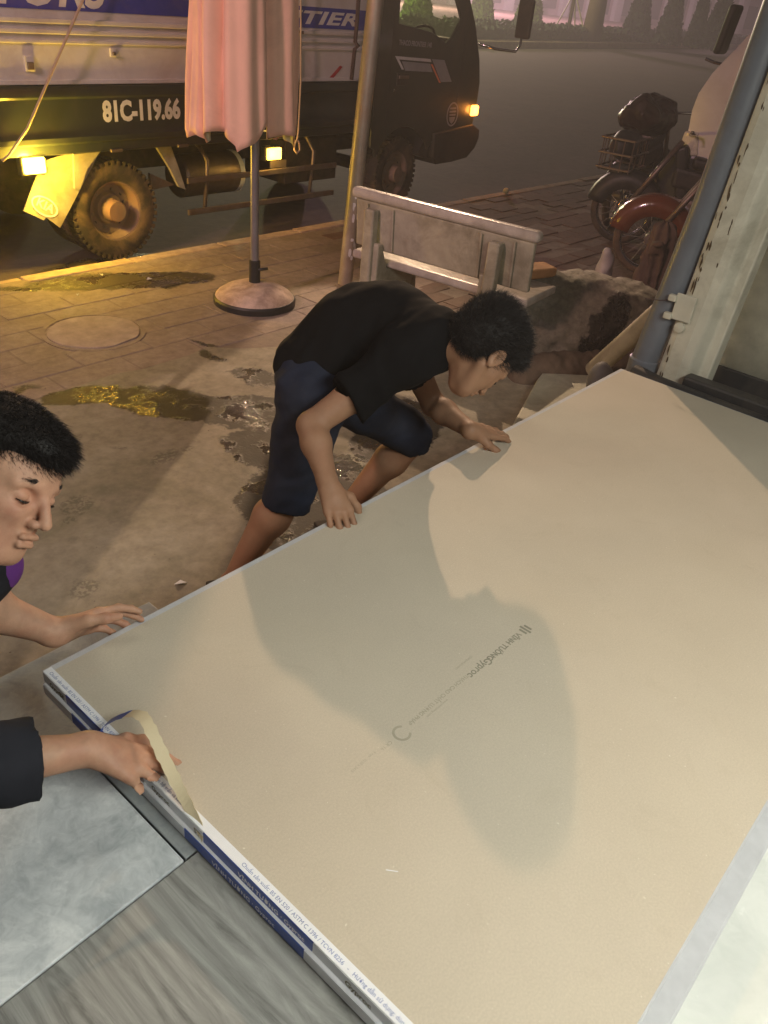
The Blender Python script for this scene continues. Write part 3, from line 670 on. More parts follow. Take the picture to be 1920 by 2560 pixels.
# mudguards fore and aft of the wheel
b = MB()
for k in range(9):
    a0 = math.radians(62 + k * 9)
T(MB().plate([(3.05, .648), (3.25, .652), (3.14, .55), (3.07, .42), (3.03, .43)], [], 0, .22, lambda u, v, d: (u, TY + .015 + d, v)), 'mudguard', M['mudflap'])
T(MB().plate([(3.727, .650), (3.85, .650), (3.90, .52), (3.965, .335), (3.905, .36), (3.83, .50)], [], 0, .03, lambda u, v, d: (u, TY + .03 + d, v)), 'mudguard', M['mudflap'])
T(MB().plate([(3.70, .46), (3.92, .36), (3.70, .34)], [], .10, .13, lambda u, v, d: (u, TY + d, v)), 'mudguard_stay', M['steel_dirty'])
def wheel(cx, cy, cz, R=.345, wid=.19, steer=0, name='wheel', dual=True, dish=.0):
    w = empty(name, (cx, cy, cz)); w.parent = truck; w.location = world_of(truck).inverted() @ Vector((cx, cy, cz)); w.rotation_euler = (0, 0, steer)
    me_v = MB(); prof = [(R * .60, .0), (R * .66, -.012), (R * .80, -.022), (R * .93, -.012), (R * .985, .015), (R * .985, wid - .015), (R * .92, wid), (R * .62, wid)]
    W0 = world_of(w)
    def put(mb, nm, ma, par, **k):
        mb.v = [tuple(W0 @ Vector(p)) for p in mb.v]; return mb.build(nm, ma, par, **k)
    ty = put(MB().lathe(prof, (0, 0, 0), 'y', 64, False), 'tyre', M['rubber'], w, smooth='auto')
    tr = MB()
    for k in range(44):
        a = 2 * math.pi * k / 44
        for s0, s1, sh in ((-.014, .085, 0), (.10, wid + .010, .5)):
            aa = a + sh * 2 * math.pi / 44; rad = Vector((math.sin(aa), 0, math.cos(aa))); tn = Vector((math.cos(aa), 0, -math.sin(aa)))
            tr.obox(rad * R * .985 + Vector((0, (s0 + s1) / 2, 0)), tn * .0155, Vector((0, (s1 - s0) / 2, 0)), rad * .006)
            if sh == 0: tr.obox(rad * R * .945 + Vector((0, -.012, 0)), tn * .010, Vector((0, .003, 0)), rad * .022)
    put(tr, 'tread', M['rubber'], ty)
    rim = put(MB().lathe([(R * .615, -.004), (R * .60, .004), (R * .575, .006), (R * .555, .02), (R * .53, .03), (R * .51, .075 + dish), (R * .34, .085 + dish), (R * .30, .05 + dish), (R * .02, .05 + dish)], (0, 0, 0), 'y', 48, False), 'rim', M['rim'], w, smooth='auto')
    put(MB().lathe([(R * .235, .06 + dish), (R * .225, -.02 + dish * .3), (R * .20, -.035 + dish * .3), (R * .001, -.036 + dish * .3)], (0, 0, 0), 'y', 28, False), 'hub', M['rim'], rim, smooth='auto')
    for k in range(6):
        a = 2 * math.pi * k / 6 + .3; put(MB().lathe([(.012, 0), (.012, -.022), (.002, -.024)], (R * .40 * math.sin(a), .09 + dish, R * .40 * math.cos(a)), 'y', 8, True), 'wheel_nut', M['steel_dirty'], rim)
    for k in range(4):
        a = 2 * math.pi * k / 4 + .9; put(MB().lathe([(R * .07, 0), (R * .055, -.004)], (R * .455 * math.sin(a), .084 + dish, R * .455 * math.cos(a)), 'y', 14, True), 'vent_hole', M['black_plastic'], rim)
    return w
wheel(3.365, TY + .07, .232, dish=.02)
MB().lathe([(.34, 0), (.34, .19)], (3.365, TY + .30, .232), 'y', 48).build('inner_tyre', M['rubber'], truck)
wheel(6.52, TY + .09, .235, steer=math.radians(6), dish=-.03)
for x in (3.365, 6.52):
    b = MB().lathe([(.34, 0), (.34, .19)], (x, TY + 1.5, .232), 'y', 48); b.build('far_tyre', M['rubber'], truck)
    MB().tube([(x, TY + .2, .232), (x, TY + 1.55, .232)], .06).build('axle', M['chassis'], truck)
# side guard rails
for z, x1 in ((.395, 5.62), (.16, 5.60)): T(MB().box(3.98, x1, TY + .02, TY + .045, z - .022, z + .022), 'guard_rail', M['steel_dirty'], bevel=.006)
for x in (4.17, 5.33):
    T(MB().tube([(x - .015, TY + .20, .66), (x, TY + .12, .62), (x + .03, TY + .062, .52), (x + .025, TY + .062, .42), (x - .01, TY + .062, .14)], .0165, 8), 'guard_post', M['steel_dirty'], smooth=True)
tank = T(MB().lathe([(.02, -.30), (.15, -.29), (.165, -.27), (.165, .27), (.15, .29), (.02, .30)], (4.45, TY + .42, .34), 'x', 28), 'air_tank', M['steel_dirty'], smooth='auto')
T(MB().lathe([(.166, .255), (.168, .26), (.168, .30), (.152, .315), (.02, .318)], (4.45, TY + .42, .34), 'x', 28, False), 'tank_end', M['decal_white'], tank, smooth='auto')
T(MB().box(5.2, 5.85, TY + .25, TY + .8, .22, .58), 'battery_box', M['chassis'], bevel=.01)
# cab ------------------------------------------------------------
CY0, CY1 = TY + .01, TY + 1.60
outer = [(6.04, .52), (6.04, 2.02), (6.2, 2.09), (6.95, 2.09), (7.12, 2.02), (7.45, 1.553), (7.60, 1.245), (7.655, 1.042), (7.655, .88), (7.62, .62)]
arch = [(6.52 + .43 * math.cos(a), .245 + .43 * math.sin(a)) for a in [math.radians(28 + 128 * k / 12) for k in range(13)]]
outer = outer + [(7.0, .55)] + arch + [(6.1, .50)]
win = [(6.30, 1.52), (6.30, 1.93), (6.95, 1.93), (7.22, 1.58), (7.10, 1.43), (7.02, 1.38), (6.93, 1.42), (6.79, 1.466)]
cab = T(MB().plate(outer, [win[::-1]], CY0, CY0 + .035, lambda u, v, d: (u, d, v)), 'cab_side', M['dark_paint'], bevel=.010)
T(MB().plate(outer, [win[::-1]], CY1 - .035, CY1, lambda u, v, d: (u, d, v)), 'cab_side', M['dark_paint'])
T(MB().plate([(p[0], p[1]) for p in win], [], .012, .017, lambda u, v, d: (u, CY0 + d, v)), 'door_glass', M['window'])
T(MB().plate([(p[0], p[1]) for p in win], [], .012, .017, lambda u, v, d: (u, CY1 - d, v)), 'door_glass', M['window'])
fr = [(7.12, 2.02), (7.45, 1.553), (7.60, 1.245), (7.655, 1.042), (7.655, .88), (7.62, .62)]
def front_strip(p, q, y0, y1, nm, ma, o=.0, th=.03, **k):
    d = Vector((q[0] - p[0], 0, q[1] - p[1])).normalized(); nn = Vector((-d.z, 0, d.x))
    a = Vector((p[0], y0, p[1])) + nn * o; c = Vector((q[0], y0, q[1])) + nn * o; w = Vector((0, y1 - y0, 0))
    b = MB(); t_ = nn * -th
    vs = [a, c, c + w, a + w, a + t_, c + t_, c + w + t_, a + w + t_]
    b.add(vs, [(0, 1, 2, 3), (7, 6, 5, 4), (0, 4, 5, 1), (1, 5, 6, 2), (2, 6, 7, 3), (3, 7, 4, 0)]); return T(b, nm, ma, **k)
ws0 = (7.135, 2.0); ws1 = (7.52, 1.41)
front_strip(ws0, ws1, CY0 + .05, CY1 - .05, 'windscreen', M['window'], th=.006)
front_strip((7.52, 1.405), (7.655, 1.042), CY0 + .037, CY1 - .037, 'front_panel', M['dark_paint'], o=.002)
front_strip((7.655, 1.04), (7.625, .62), CY0 + .037, CY1 - .037, 'front_panel', M['dark_paint'], o=.002)
for y in (CY0 + .036, CY1 - .075): front_strip((7.11, 2.04), (7.53, 1.395), y, y + .04, 'pillar', M['dark_paint'], o=.004)
T(MB().box(6.06, 6.98, CY0 + .036, CY1 - .036, 2.05, 2.088), 'roof', M['dark_paint'], bevel=.01)
T(MB().box(6.045, 6.075, CY0 + .036, CY1 - .036, .55, 2.05), 'rear_wall', M['dark_paint'])
T(MB().box(6.08, 7.6, CY0 + .036, CY1 - .036, .66, .70), 'cab_floor', M['chassis'])
T(MB().box(7.22, 7.56, CY0 + .06, CY1 - .06, 1.10, 1.36), 'dashboard', mat('dash_grey', (.11, .10, .09), .6), bevel=.05)
T(MB().box(6.12, 6.62, CY0 + .08, CY1 - .08, .72, 1.02), 'seat', M['chassis'], bevel=.04); T(MB().box(6.12, 6.24, CY0 + .08, CY1 - .08, 1.03, 1.62), 'seat_back', M['chassis'], bevel=.04)
sw = [(7.12 + .09 * math.cos(a), CY0 + .42 + .17 * math.sin(a), 1.38 + .11 * math.cos(a)) for a in [2 * math.pi * k / 24 for k in range(25)]]
T(MB().tube(sw, .013, 8), 'steering_wheel', M['black_plastic'], smooth=True)
# door: seams, handle, lock, stickers
for pts in ([(6.235, .60), (6.235, 2.0)], [(7.30, .80), (7.28, 1.45)]):
    T(MB().box(pts[0][0] - .004, pts[0][0] + .004, CY0 - .0015, CY0 - .0005, pts[0][1], pts[1][1]), 'door_seam', M['black_plastic'], cab)
hd = T(MB().box(6.329, 6.50, CY0 - .012, CY0 - .0005, 1.03, 1.13), 'door_handle', M['black_plastic'], cab, bevel=.006)
T(MB().box(6.345, 6.485, CY0 - .026, CY0 - .0125, 1.085, 1.115), 'handle_bar', M['steel_dirty'], hd, bevel=.006)
T(MB().lathe([(.014, 0), (.014, -.008), (.002, -.009)], (6.30, CY0, .991), 'y', 14), 'door_lock', M['chrome'], cab)
text('door_lettering', 'THACO FRONTIER 140', .058, (6.322, CY0 - .0015, 1.355), (1, 0, -.03), (0, 0, 1), M['decal_grey'], cab, bold=.001, xscale=.80)
def sticker(pts, ma): T(MB().plate(pts, [], 0, .0012, lambda u, v, d: (u, CY0 - .0018 + d, v)), 'door_sticker', ma, cab)
sticker([(6.284, 1.267), (6.80, 1.247), (6.815, 1.222), (6.345, 1.240), (6.425, 1.160), (6.395, 1.158)], M['decal_white'])
sticker([(6.385, 1.226), (6.80, 1.208), (6.85, 1.138), (6.445, 1.150)], M['decal_grey'])
sticker([(6.82, 1.247), (7.013, 1.240), (7.17, 1.054), (7.0, 1.052)], M['decal_grey'])
sticker([(6.81, 1.205), (6.84, 1.203), (6.999, 1.046), (6.970, 1.046)], M['decal_orange'])
em = T(MB().plate([(7.25 + .095 * math.cos(a), .76 + .112 * math.sin(a)) for a in [2 * math.pi * k / 40 for k in range(40)]], [[(7.25 + .080 * math.cos(a), .76 + .096 * math.sin(a)) for a in [2 * math.pi * k / 40 for k in range(40)]][::-1]], 0, .0015, lambda u, v, d: (u, CY0 - .002 + d, v)), 'round_emblem', M['decal_grey'], cab)
for z, w in ((.815, .05), (.785, .055), (.755, .05)): T(MB().box(7.25 - w, 7.25 + w, CY0 - .002, CY0 - .0006, z - .008, z + .008), 'emblem_bar', M['decal_grey'], em)
T(MB().plate([(7.20, .735), (7.30, .735), (7.29, .70), (7.25, .67), (7.21, .70)], [], 0, .0015, lambda u, v, d: (u, CY0 - .002 + d, v)), 'emblem_shield', M['decal_grey'], em)
lens = T(MB().box(7.555, 7.668, CY0 - .028, CY0 + .06, .735, .835), 'front_indicator', M['amber_side'], bevel=.02, seg=3)
lamp('indicator_bulb_light', 'POINT', (7.66, CY0 - .09, .78), 2.5, (1, .33, .05), shadow_soft_size=.04)
b = MB(); bp = [(6.96, .60), (7.60, .655), (7.725, .60), (7.735, .52), (7.69, .43), (7.556, .335), (7.30, .31), (7.033, .305), (6.975, .37)]
T(MB().plate(bp, [], CY0 - .03, CY1 + .03, lambda u, v, d: (u, d, v)), 'bumper', M['black_plastic'], bevel=.02)
T(MB().tube([(7.56, CY0 + .02, 1.385), (7.70, CY0 - .10, 1.355), (7.93, CY0 - .19, 1.345), (7.98, CY0 - .20, 1.40), (7.985, CY0 - .20, 1.72)], .013, 8), 'mirror_arm', M['chrome'], smooth=True)
T(MB().box(7.955, 8.00, CY0 - .30, CY0 - .12, 1.46, 1.80), 'mirror_head', M['black_plastic'], bevel=.03, seg=3)
T(MB().plate([(6.93, .70), (6.90, .62), (6.78, .40), (6.92, .36), (7.0, .55)], [], 0, .5, lambda u, v, d: (u, CY0 + .02 + d, v)), 'wheel_liner', M['black_plastic'])

# ropes on the load
def rope(pts, r, ma, label, lay=True):
    o = MB().tube(pts, r, 7).build('tie_rope', ma, smooth=True); return tag(o, label, 'rope', 'ropes hanging on the truck')
rope([(3.34, 5.30, 1.80), (3.175, 5.30, 1.547), (2.94, 5.30, 1.195), (2.703, 5.30, .842), (2.562, 5.315, .688), (2.52, 5.33, .655)], .0085, M['rope'], 'pale rope running slantwise over the white panel to the lit rear indicator')
lp = [(5.045, 5.31, .72), (5.035, 5.31, .66), (5.01, 5.31, .62), (5.005, 5.31, .575), (5.035, 5.31, .545), (5.068, 5.31, .57), (5.062, 5.31, .615), (5.04, 5.31, .65)]
rope([(5.022, 5.30, 1.85), (5.022, 5.30, 1.638), (5.046, 5.30, 1.095), (5.05, 5.31, .9)] + lp, .0075, M['rope'], 'thin rope ending in a loop beside the umbrella canopy')
rope([(4.985, 5.335, 1.85), (4.99, 5.335, 1.3), (5.0, 5.335, 1.09)], .006, M['rope_dark'], 'thin dark cord hanging just left of the looped rope')
rope([(5.69, 5.32, 1.9), (5.685, 5.32, 1.55), (5.672, 5.315, 1.37), (5.695, 5.30, 1.345), (5.672, 5.315, 1.32), (5.66, 5.32, 1.09)], .017, M['rope_dark'], 'thick dark knotted rope hanging next to the metal post')
# ------------------------------------------------------------------ folded umbrella
UX, UY = 3.36, 3.90
um = empty('folded_umbrella', (UX, UY, 0), 'closed salmon-pink market umbrella on a dome base by the kerb', 'umbrella')
nth, nz_ = 192, 46; vs = []
def canopy_pt(th, s):
    top = 2.75; pan = th * 8 / (2 * math.pi); loc = pan - math.floor(pan); idx = int(math.floor(pan)) % 8
    dip = [.0, -.05, .03, -.02, .05, -.03, .02, -.04][idx]
    hem = 1.02 + dip * .5 - .055 * abs(2 * loc - 1) ** 2 + .10 * math.exp(-((th - 4.55) / .16) ** 2)
    z = hem + (top - hem) * s
    u = (z - .9) / 1.85
    R = .292 * (1 - .27 * u - .75 * max(0, u - .45) ** 1.4 * 1.2); R = max(.035, R)
    w_ = th + .25 * math.sin(th * 2 + .4) + .10 * math.sin(u * 3)
    ridge = (1 - abs(math.sin(4 * w_))) ** 1.6                      # sharp creases where the cloth tucks in
    fold = .10 - .34 * ridge * (1.0 - .35 * u) + .10 * math.cos(3 * th + 1.0 + .8 * u) + .035 * math.sin(17 * th + 3 * u) + .02 * math.sin(7 * z + 5 * th)
    r = R * (1 + fold)
    return (UX - .066 * (1 - .5 * u) + r * math.cos(th), UY + .05 * (1 - .5 * u) + r * math.sin(th), z)
for j in range(nz_ + 1):
    for i in range(nth): vs.append(canopy_pt(2 * math.pi * i / nth, j / nz_))
b = MB(); b.add(vs, [(j * nth + i, j * nth + (i + 1) % nth, (j + 1) * nth + (i + 1) % nth, (j + 1) * nth + i) for j in range(nz_) for i in range(nth)])
can = b.build('canopy', M['canopy'], um, smooth=True, fix=False, solid=.0035)
lin = MB(); lin.add([(UX + (p[0] - UX) * .965, UY + (p[1] - UY) * .965, p[2] + .004) for p in vs[:nth * 12]], [(j * nth + i, (j + 1) * nth + i, (j + 1) * nth + (i + 1) % nth, j * nth + (i + 1) % nth) for j in range(11) for i in range(nth)])
lin.build('lining', M['canopy_in'], can, smooth=True, fix=False)
for k in range(8):
    a = 2 * math.pi * (k + .0) / 8; p = canopy_pt(a, .03); q = canopy_pt(a, .6)
    MB().tube([(UX + (p[0] - UX) * .8, UY + (p[1] - UY) * .8, p[2] + .05), (UX + (q[0] - UX) * .6, UY + (q[1] - UY) * .6, q[2])], .006, 6).build('rib', M['pole_grey'], um)
MB().tube([(UX, UY, .12), (UX, UY, 2.72)], .0255, 20).build('pole', M['pole_grey'], um, smooth='auto')
MB().lathe([(.036, .10), (.036, .27), (.030, .275)], (UX, UY, 0), n=20).build('pole_sleeve', M['black_plastic'], um, smooth='auto')
MB().tube([(UX, UY - .03, .22), (UX + .06, UY - .055, .225)], .010, 8).build('clamp_screw', M['black_plastic'], um, smooth=True)
MB().lathe([(.255, .012), (.252, .045), (.235, .065), (.19, .095), (.12, .122), (.05, .136), (.03, .137)], (UX, UY, 0), n=48).build('base', M['base_stone'], um, smooth='auto')
MB().lathe([(.25, -.004), (.262, .0), (.264, .034), (.256, .046)], (UX, UY, 0), n=48).build('base_rim', M['black_plastic'], um, smooth='auto')

# ------------------------------------------------------------------ galvanised post
po = empty('metal_post', (4.13, 3.82, 0), 'leaning galvanised metal pole with flakes of white paint behind the bench', 'post')
MB().tube([(4.122, 3.82, -.02), (4.18, 3.82, .95), (4.245, 3.82, 1.9), (4.29, 3.82, 2.9)], .050, 28).build('pipe', M['galv'], po, smooth='auto')
MB().lathe([(.075, -.01), (.07, .006), (.055, .012)], (4.122, 3.82, 0), n=24).build('collar', M['bed'], po)
fl_ = MB(); rnd = random.Random(5)
for k in range(15):
    z = .20 + rnd.random() * .45; a = math.radians(rnd.uniform(215, 285)); c = Vector((4.122 + z * .0605, 3.82, z)); rad = Vector((math.cos(a), math.sin(a), 0)); tn = Vector((-rad.y, rad.x, 0)); h = rnd.uniform(.010, .032); w = rnd.uniform(.006, .014)
    ps = [(rnd.uniform(.7, 1.2) * w * math.cos(t_), rnd.uniform(.7, 1.2) * h * math.sin(t_)) for t_ in [math.pi / 4 * i for i in range(8)]]
    fl_.add([c + rad * .0512 + tn * p + Vector((0, 0, q)) for p, q in ps], [tuple(range(8))])
tag(fl_.build('paint_flakes', M['paint_flake'], po), kind='stuff')

# ------------------------------------------------------------------ stone bench
bc = Vector((3.655, 2.70, 0)); bu = Vector((.112, -.994, 0)); bw = Vector((.994, .112, 0)); bz = Vector((0, 0, 1))
be = empty('stone_bench', bc, 'weathered terrazzo bench seen from behind with a polished rounded top rail', 'bench')
def bb(u0, u1, w0, w1, z0, z1, nm, ma, bev=.012, seg=3, tilt=0, par=be):
    b = MB(); b.obox(bc + bu * (u0 + u1) / 2 + bw * ((w0 + w1) / 2) + bz * (z0 + z1) / 2, bu * (u1 - u0) / 2, bw * (w1 - w0) / 2, bz * (z1 - z0) / 2 + bw * tilt); return b.build(nm, ma, par, bevel=bev, seg=seg)
bb(-.595, .60, -.045, .030, .765, .825, 'top_rail', M['stone_bench_top'], .026, 4)
bk = bb(-.565, .575, -.012, .022, .50, .7655, 'backrest', M['stone_bench'], .01, tilt=-.012)
for u in (-.475, -.30, .27, .47): bb(u - .006, u + .006, -.0265, -.0135, .51, .75, 'panel_seam', M['stone_bench'], .002, par=bk, tilt=-.012)
for u in (-.43, .375): bb(u - .035, u + .035, -.085, -.028, .0, .735, 'upright', M['stone_bench'], .012)
bb(-.63, .56, .055, .44, .395, .445, 'seat', M['stone_bench_top'], .016)
for u in (-.40, .345):
    pr = [(-.06, 0), (.02, 0), (.06, .10), (.30, .10), (.34, 0), (.42, 0), (.42, .08), (.37, .394), (.05, .394), (-.02, .55), (-.06, .55)]
    MB().plate(pr, [], -.04, .04, lambda p, q, d, u=u: tuple(bc + bu * (u + d) + bw * p + bz * q)).build('leg', M['stone_bench'], be, bevel=.01)

# ------------------------------------------------------------------ rock, brick, slab, pipes at the right
s = SDF().ell((4.50, 2.13, .12), (.56, .30, .36), frame((.78, -.62, 0), (0, 0, 1)), .05).ell((4.35, 2.26, .20), (.28, .20, .26), None, .06).ell((4.72, 1.96, .18), (.30, .19, .24), None, .06).ell((4.52, 2.13, .30), (.30, .15, .12), frame((.78, -.62, 0), (0, 0, 1)), .05)
s.cut((0, 0, -.03), (0, 0, -1)).disp(wrink(.020, 11, 3)).disp(wrink(.010, 34, 4)).disp(wrink(.005, 80, 5))
M['rock'] = ground_mat('mossy_rock', [(.07, .065, .045), (.15, .135, .105), (.31, .28, .24)], [(4.3, 1.9, .2, .1, 0, 1)], scale=6, bmp=.8, stain=(.055, .06, .028))
o = sdf_obj('boulder', s, [((3.7, 1.5, -.08), (5.4, 2.75, .6), .018)], M['rock'], None); tag(o, 'large rough mossy grey boulder beside the bench end', 'rock')
o = MB().obox((4.18, 2.36, .485), (.10, -.03, .0), (.025, .065, .0), (0, 0, .028)).build('ochre_brick', M['brick'], bevel=.012); tag(o, 'ochre brick lying on the left end of the boulder', 'brick')
s = SDF().ell((4.19, 2.34, .2), (.18, .14, .25), None, .03).cut((0, 0, -.03), (0, 0, -1)).disp(wrink(.018, 14, 8)).disp(wrink(.006, 60, 9))
o = sdf_obj('boulder', s, [((3.85, 2.05, -.08), (4.5, 2.65, .56), .016)], M['rock'], None); tag(o, 'small dark rock under the ochre brick', 'rock')
M['slab'] = marble('pale_slab', [(.26, .27, .21), (.36, .37, .29), (.43, .44, .35)], (.30, .30, .24), 4, .5, 9)
o = MB().plate([(3.04, 1.70), (3.28, 1.60), (4.05, 1.60), (4.06, 1.75), (3.80, 1.985), (3.70, 1.955)], [], .0, .075, lambda u, v, d: (u, v, d)).build('stone_slab', M['slab'], bevel=.008); tag(o, 'pale stained stone slab on the ground beneath the bent man', 'slab')
s = SDF().cap((3.80, 2.09, .02), (4.42, 1.74, .05), .10, .11, .02).cap((4.2, 1.86, .02), (4.75, 1.58, .03), .11, .1, .03).disp(wrink(.012, 18, 11)).disp(wrink(.005, 70, 12))
M['mortar'] = mat('brown_mortar', (.12, .09, .065), .9, var=.3, scale=9, dirt=(.08, .06, .04), bmp=.6, bscale=60)
o = sdf_obj('mortar_ridge', s, [((3.6, 1.4, -.15), (4.95, 2.3, .25), .014)], M['mortar'], None); tag(o, 'brown ridge of broken mortar in front of the boulder', 'rubble')
o = empty('cream_pipe', (4.2, 1.9, 0), 'short cream plastic pipe leaning aslant behind the grey drainpipe', 'pipe')
p0 = Vector((4.02, 1.79, .10)); p1 = Vector((3.86, 1.36, .72)); MB().tube([p0, p0.lerp(p1, .5), p1], .052, 24, True).build('tube', M['pvc_cream'], o, smooth='auto')
s = SDF().ell((3.60, 1.56, .22), (.075, .06, .12), None, .03).disp(wrink(.006, 30, 13)); o = sdf_obj('grey_lump', s, [((3.4, 1.4, .1), (3.8, 1.75, .48), .01)], mat('lump_grey', (.12, .12, .125), .7), None)
tag(o, 'small grey lump of cement between the two plastic pipes', 'rubble')
ledge = sheet('entrance_ledge', [(3.052, .3), (3.5, .3), (3.5, 1.285), (3.052, 1.285)], .505, mat('ledge_dark', (.055, .05, .045), .85, dirt=(.14, .11, .08), scale=7), thick=.6)
dp = empty('drainpipe', (3.2, 1.21, .5), 'thick grey plastic drainpipe rising next to the white post', 'pipe')
MB().tube([(3.200, 1.216, .50), (3.228, 1.150, 1.2), (3.250, 1.115, 1.9), (3.29, 1.05, 3.1)], .0575, 32).build('tube', M['pvc'], dp, smooth='auto')
MB().lathe([(.0585, -.0), (.066, .004), (.066, .075), (.0585, .082)], (3.205, 1.211, .502), n=32, caps=False).build('socket', M['pvc'], dp, smooth='auto')
MB().tube([(3.145, 1.26, .835), (3.140, 1.20, .845), (3.160, 1.13, .865), (3.19, 1.09, .885)], .0018, 5).build('wire', M['rope_dark'], dp)
bp_ = empty('black_pipe', (3.02, .8, .55), 'black plastic pipe lying along the far right edge of the board', 'pipe')
MB().tube([(3.10, 1.20, .545), (3.065, 1.08, .545), (3.05, .8, .545), (3.05, .3, .545), (3.05, -.6, .545)], .034, 20).build('tube', M['pvc_black'], bp_, smooth='auto')
MB().box(3.10, 3.17, -.8, 1.0, .505, .60).build('side_rail', M['pvc_black'], bp_, bevel=.01)
# white steel post with shutter hinge
M['white_post'] = mat('white_post_paint', (.60, .57, .47), .5, var=.14, scale=5, dirt=(.30, .27, .20), dirt_amt=.85, bmp=.3, bscale=35)
M['rust'] = mat('rust', (.085, .055, .03), .9, var=.4, scale=30)
wp = empty('white_post', (3.22, 1.03, .5), 'chipped cream-white steel post with a shutter hinge, right of the drainpipe', 'post')
vsec = [(3.160, 1.135), (3.150, 1.105), (3.150, 1.05), (3.160, 1.015), (3.175, 1.005), (3.215, .985), (3.215, .945), (3.30, .945), (3.30, 1.135)]
b = MB(); n = len(vsec); ln_ = .055
b.add([(x, y, .50) for x, y in vsec] + [(x + .05, y - .14, 3.0) for x, y in vsec], [(i, (i + 1) % n, (i + 1) % n + n, i + n) for i in range(n)] + [tuple(range(n)), tuple(range(n, 2 * n))])
b.build('column', M['white_post'], wp, bevel=.008, seg=2)
hg = MB().box(3.140, 3.1495, 1.055, 1.135, .79, .895).build('hinge_plate', M['white_post'], wp, bevel=.004)
for z in (.80, .872): MB().box(3.125, 3.150, 1.130, 1.162, z - .013, z + .013).build('hinge_hook', M['white_post'], hg, bevel=.005)
MB().lathe([(.022, 0), (.020, -.010), (.004, -.014)], (3.1485, 1.09, .765), 'x', 18).build('bolt_head', M['white_post'], wp, smooth='auto')
rnd = random.Random(11); rs_ = MB()
for k in range(46):
    z = .52 + rnd.random() * 1.25; y = rnd.choice([1.105, 1.11, 1.115, 1.118, 1.11, 1.060]) + rnd.gauss(0, .004) - (z - .5) * .056; h = rnd.uniform(.006, .030); w = rnd.uniform(.0015, .0042)
    if .76 < z < .92: continue
    ps = [(rnd.uniform(.6, 1.3) * w * math.cos(t_), rnd.uniform(.6, 1.3) * h * math.sin(t_)) for t_ in [math.pi / 4 * i for i in range(8)]]
    rs_.add([(3.1492 + (z - .5) * .02, y + p, z + q) for p, q in ps], [tuple(range(8))])
tag(rs_.build('paint_chips', M['rust'], wp), kind='stuff')
for k in range(9):
    pass
s = SDF().ell((3.17, 1.06, .50), (.06, .09, .028), None, .02).disp(wrink(.006, 60, 21)).disp(wrink(.004, 140, 22)); sdf_obj('rust_foot', s, [((3.05, .92, .44), (3.3, 1.2, .56), .006)], M['rust'], wp)
# frosted side panel of the shop front and the forms added behind it
M['frost'] = mat('frosted_panel', (.36, .345, .28), .38, var=.6, scale=2.6, trans=.35, ior=1.2, bmp=.15, bscale=14)  # wide tone blotches in the colour stand in for blurred reflections
pn = empty('frosted_panel', (3.36, .5, .5), 'frosted glass side panel right of the white post', 'glass panel')
MB().box(3.355, 3.363, -.4, .99, .60, 2.6).build('pane', M['frost'], pn)
MB().box(3.34, 3.378, -.4, .99, .507, .60).build('bottom_frame', M['pvc_black'], pn, bevel=.004)
o = MB().lathe([(.10, 0), (.14, .05), (.16, .22), (.175, .30), (.18, .33), (.165, .33), (.15, .25)], (3.62, .62, .92), n=28).build('orange_form', mat('form_orange', (.55, .20, .08), .8), smooth='auto'); tag(o, 'orange rounded stand-in for a blur behind the frosted panel', 'pot')  # rounded form added for an orange blur of unknown origin
o = MB().box(3.50, 3.80, .35, .98, .506, .918).build('form_stand', mat('stand_grey', (.22, .23, .20), .7, scale=4, var=.4), bevel=.02); tag(o, 'grey block carrying the orange stand-in behind the frosted panel', 'stand')

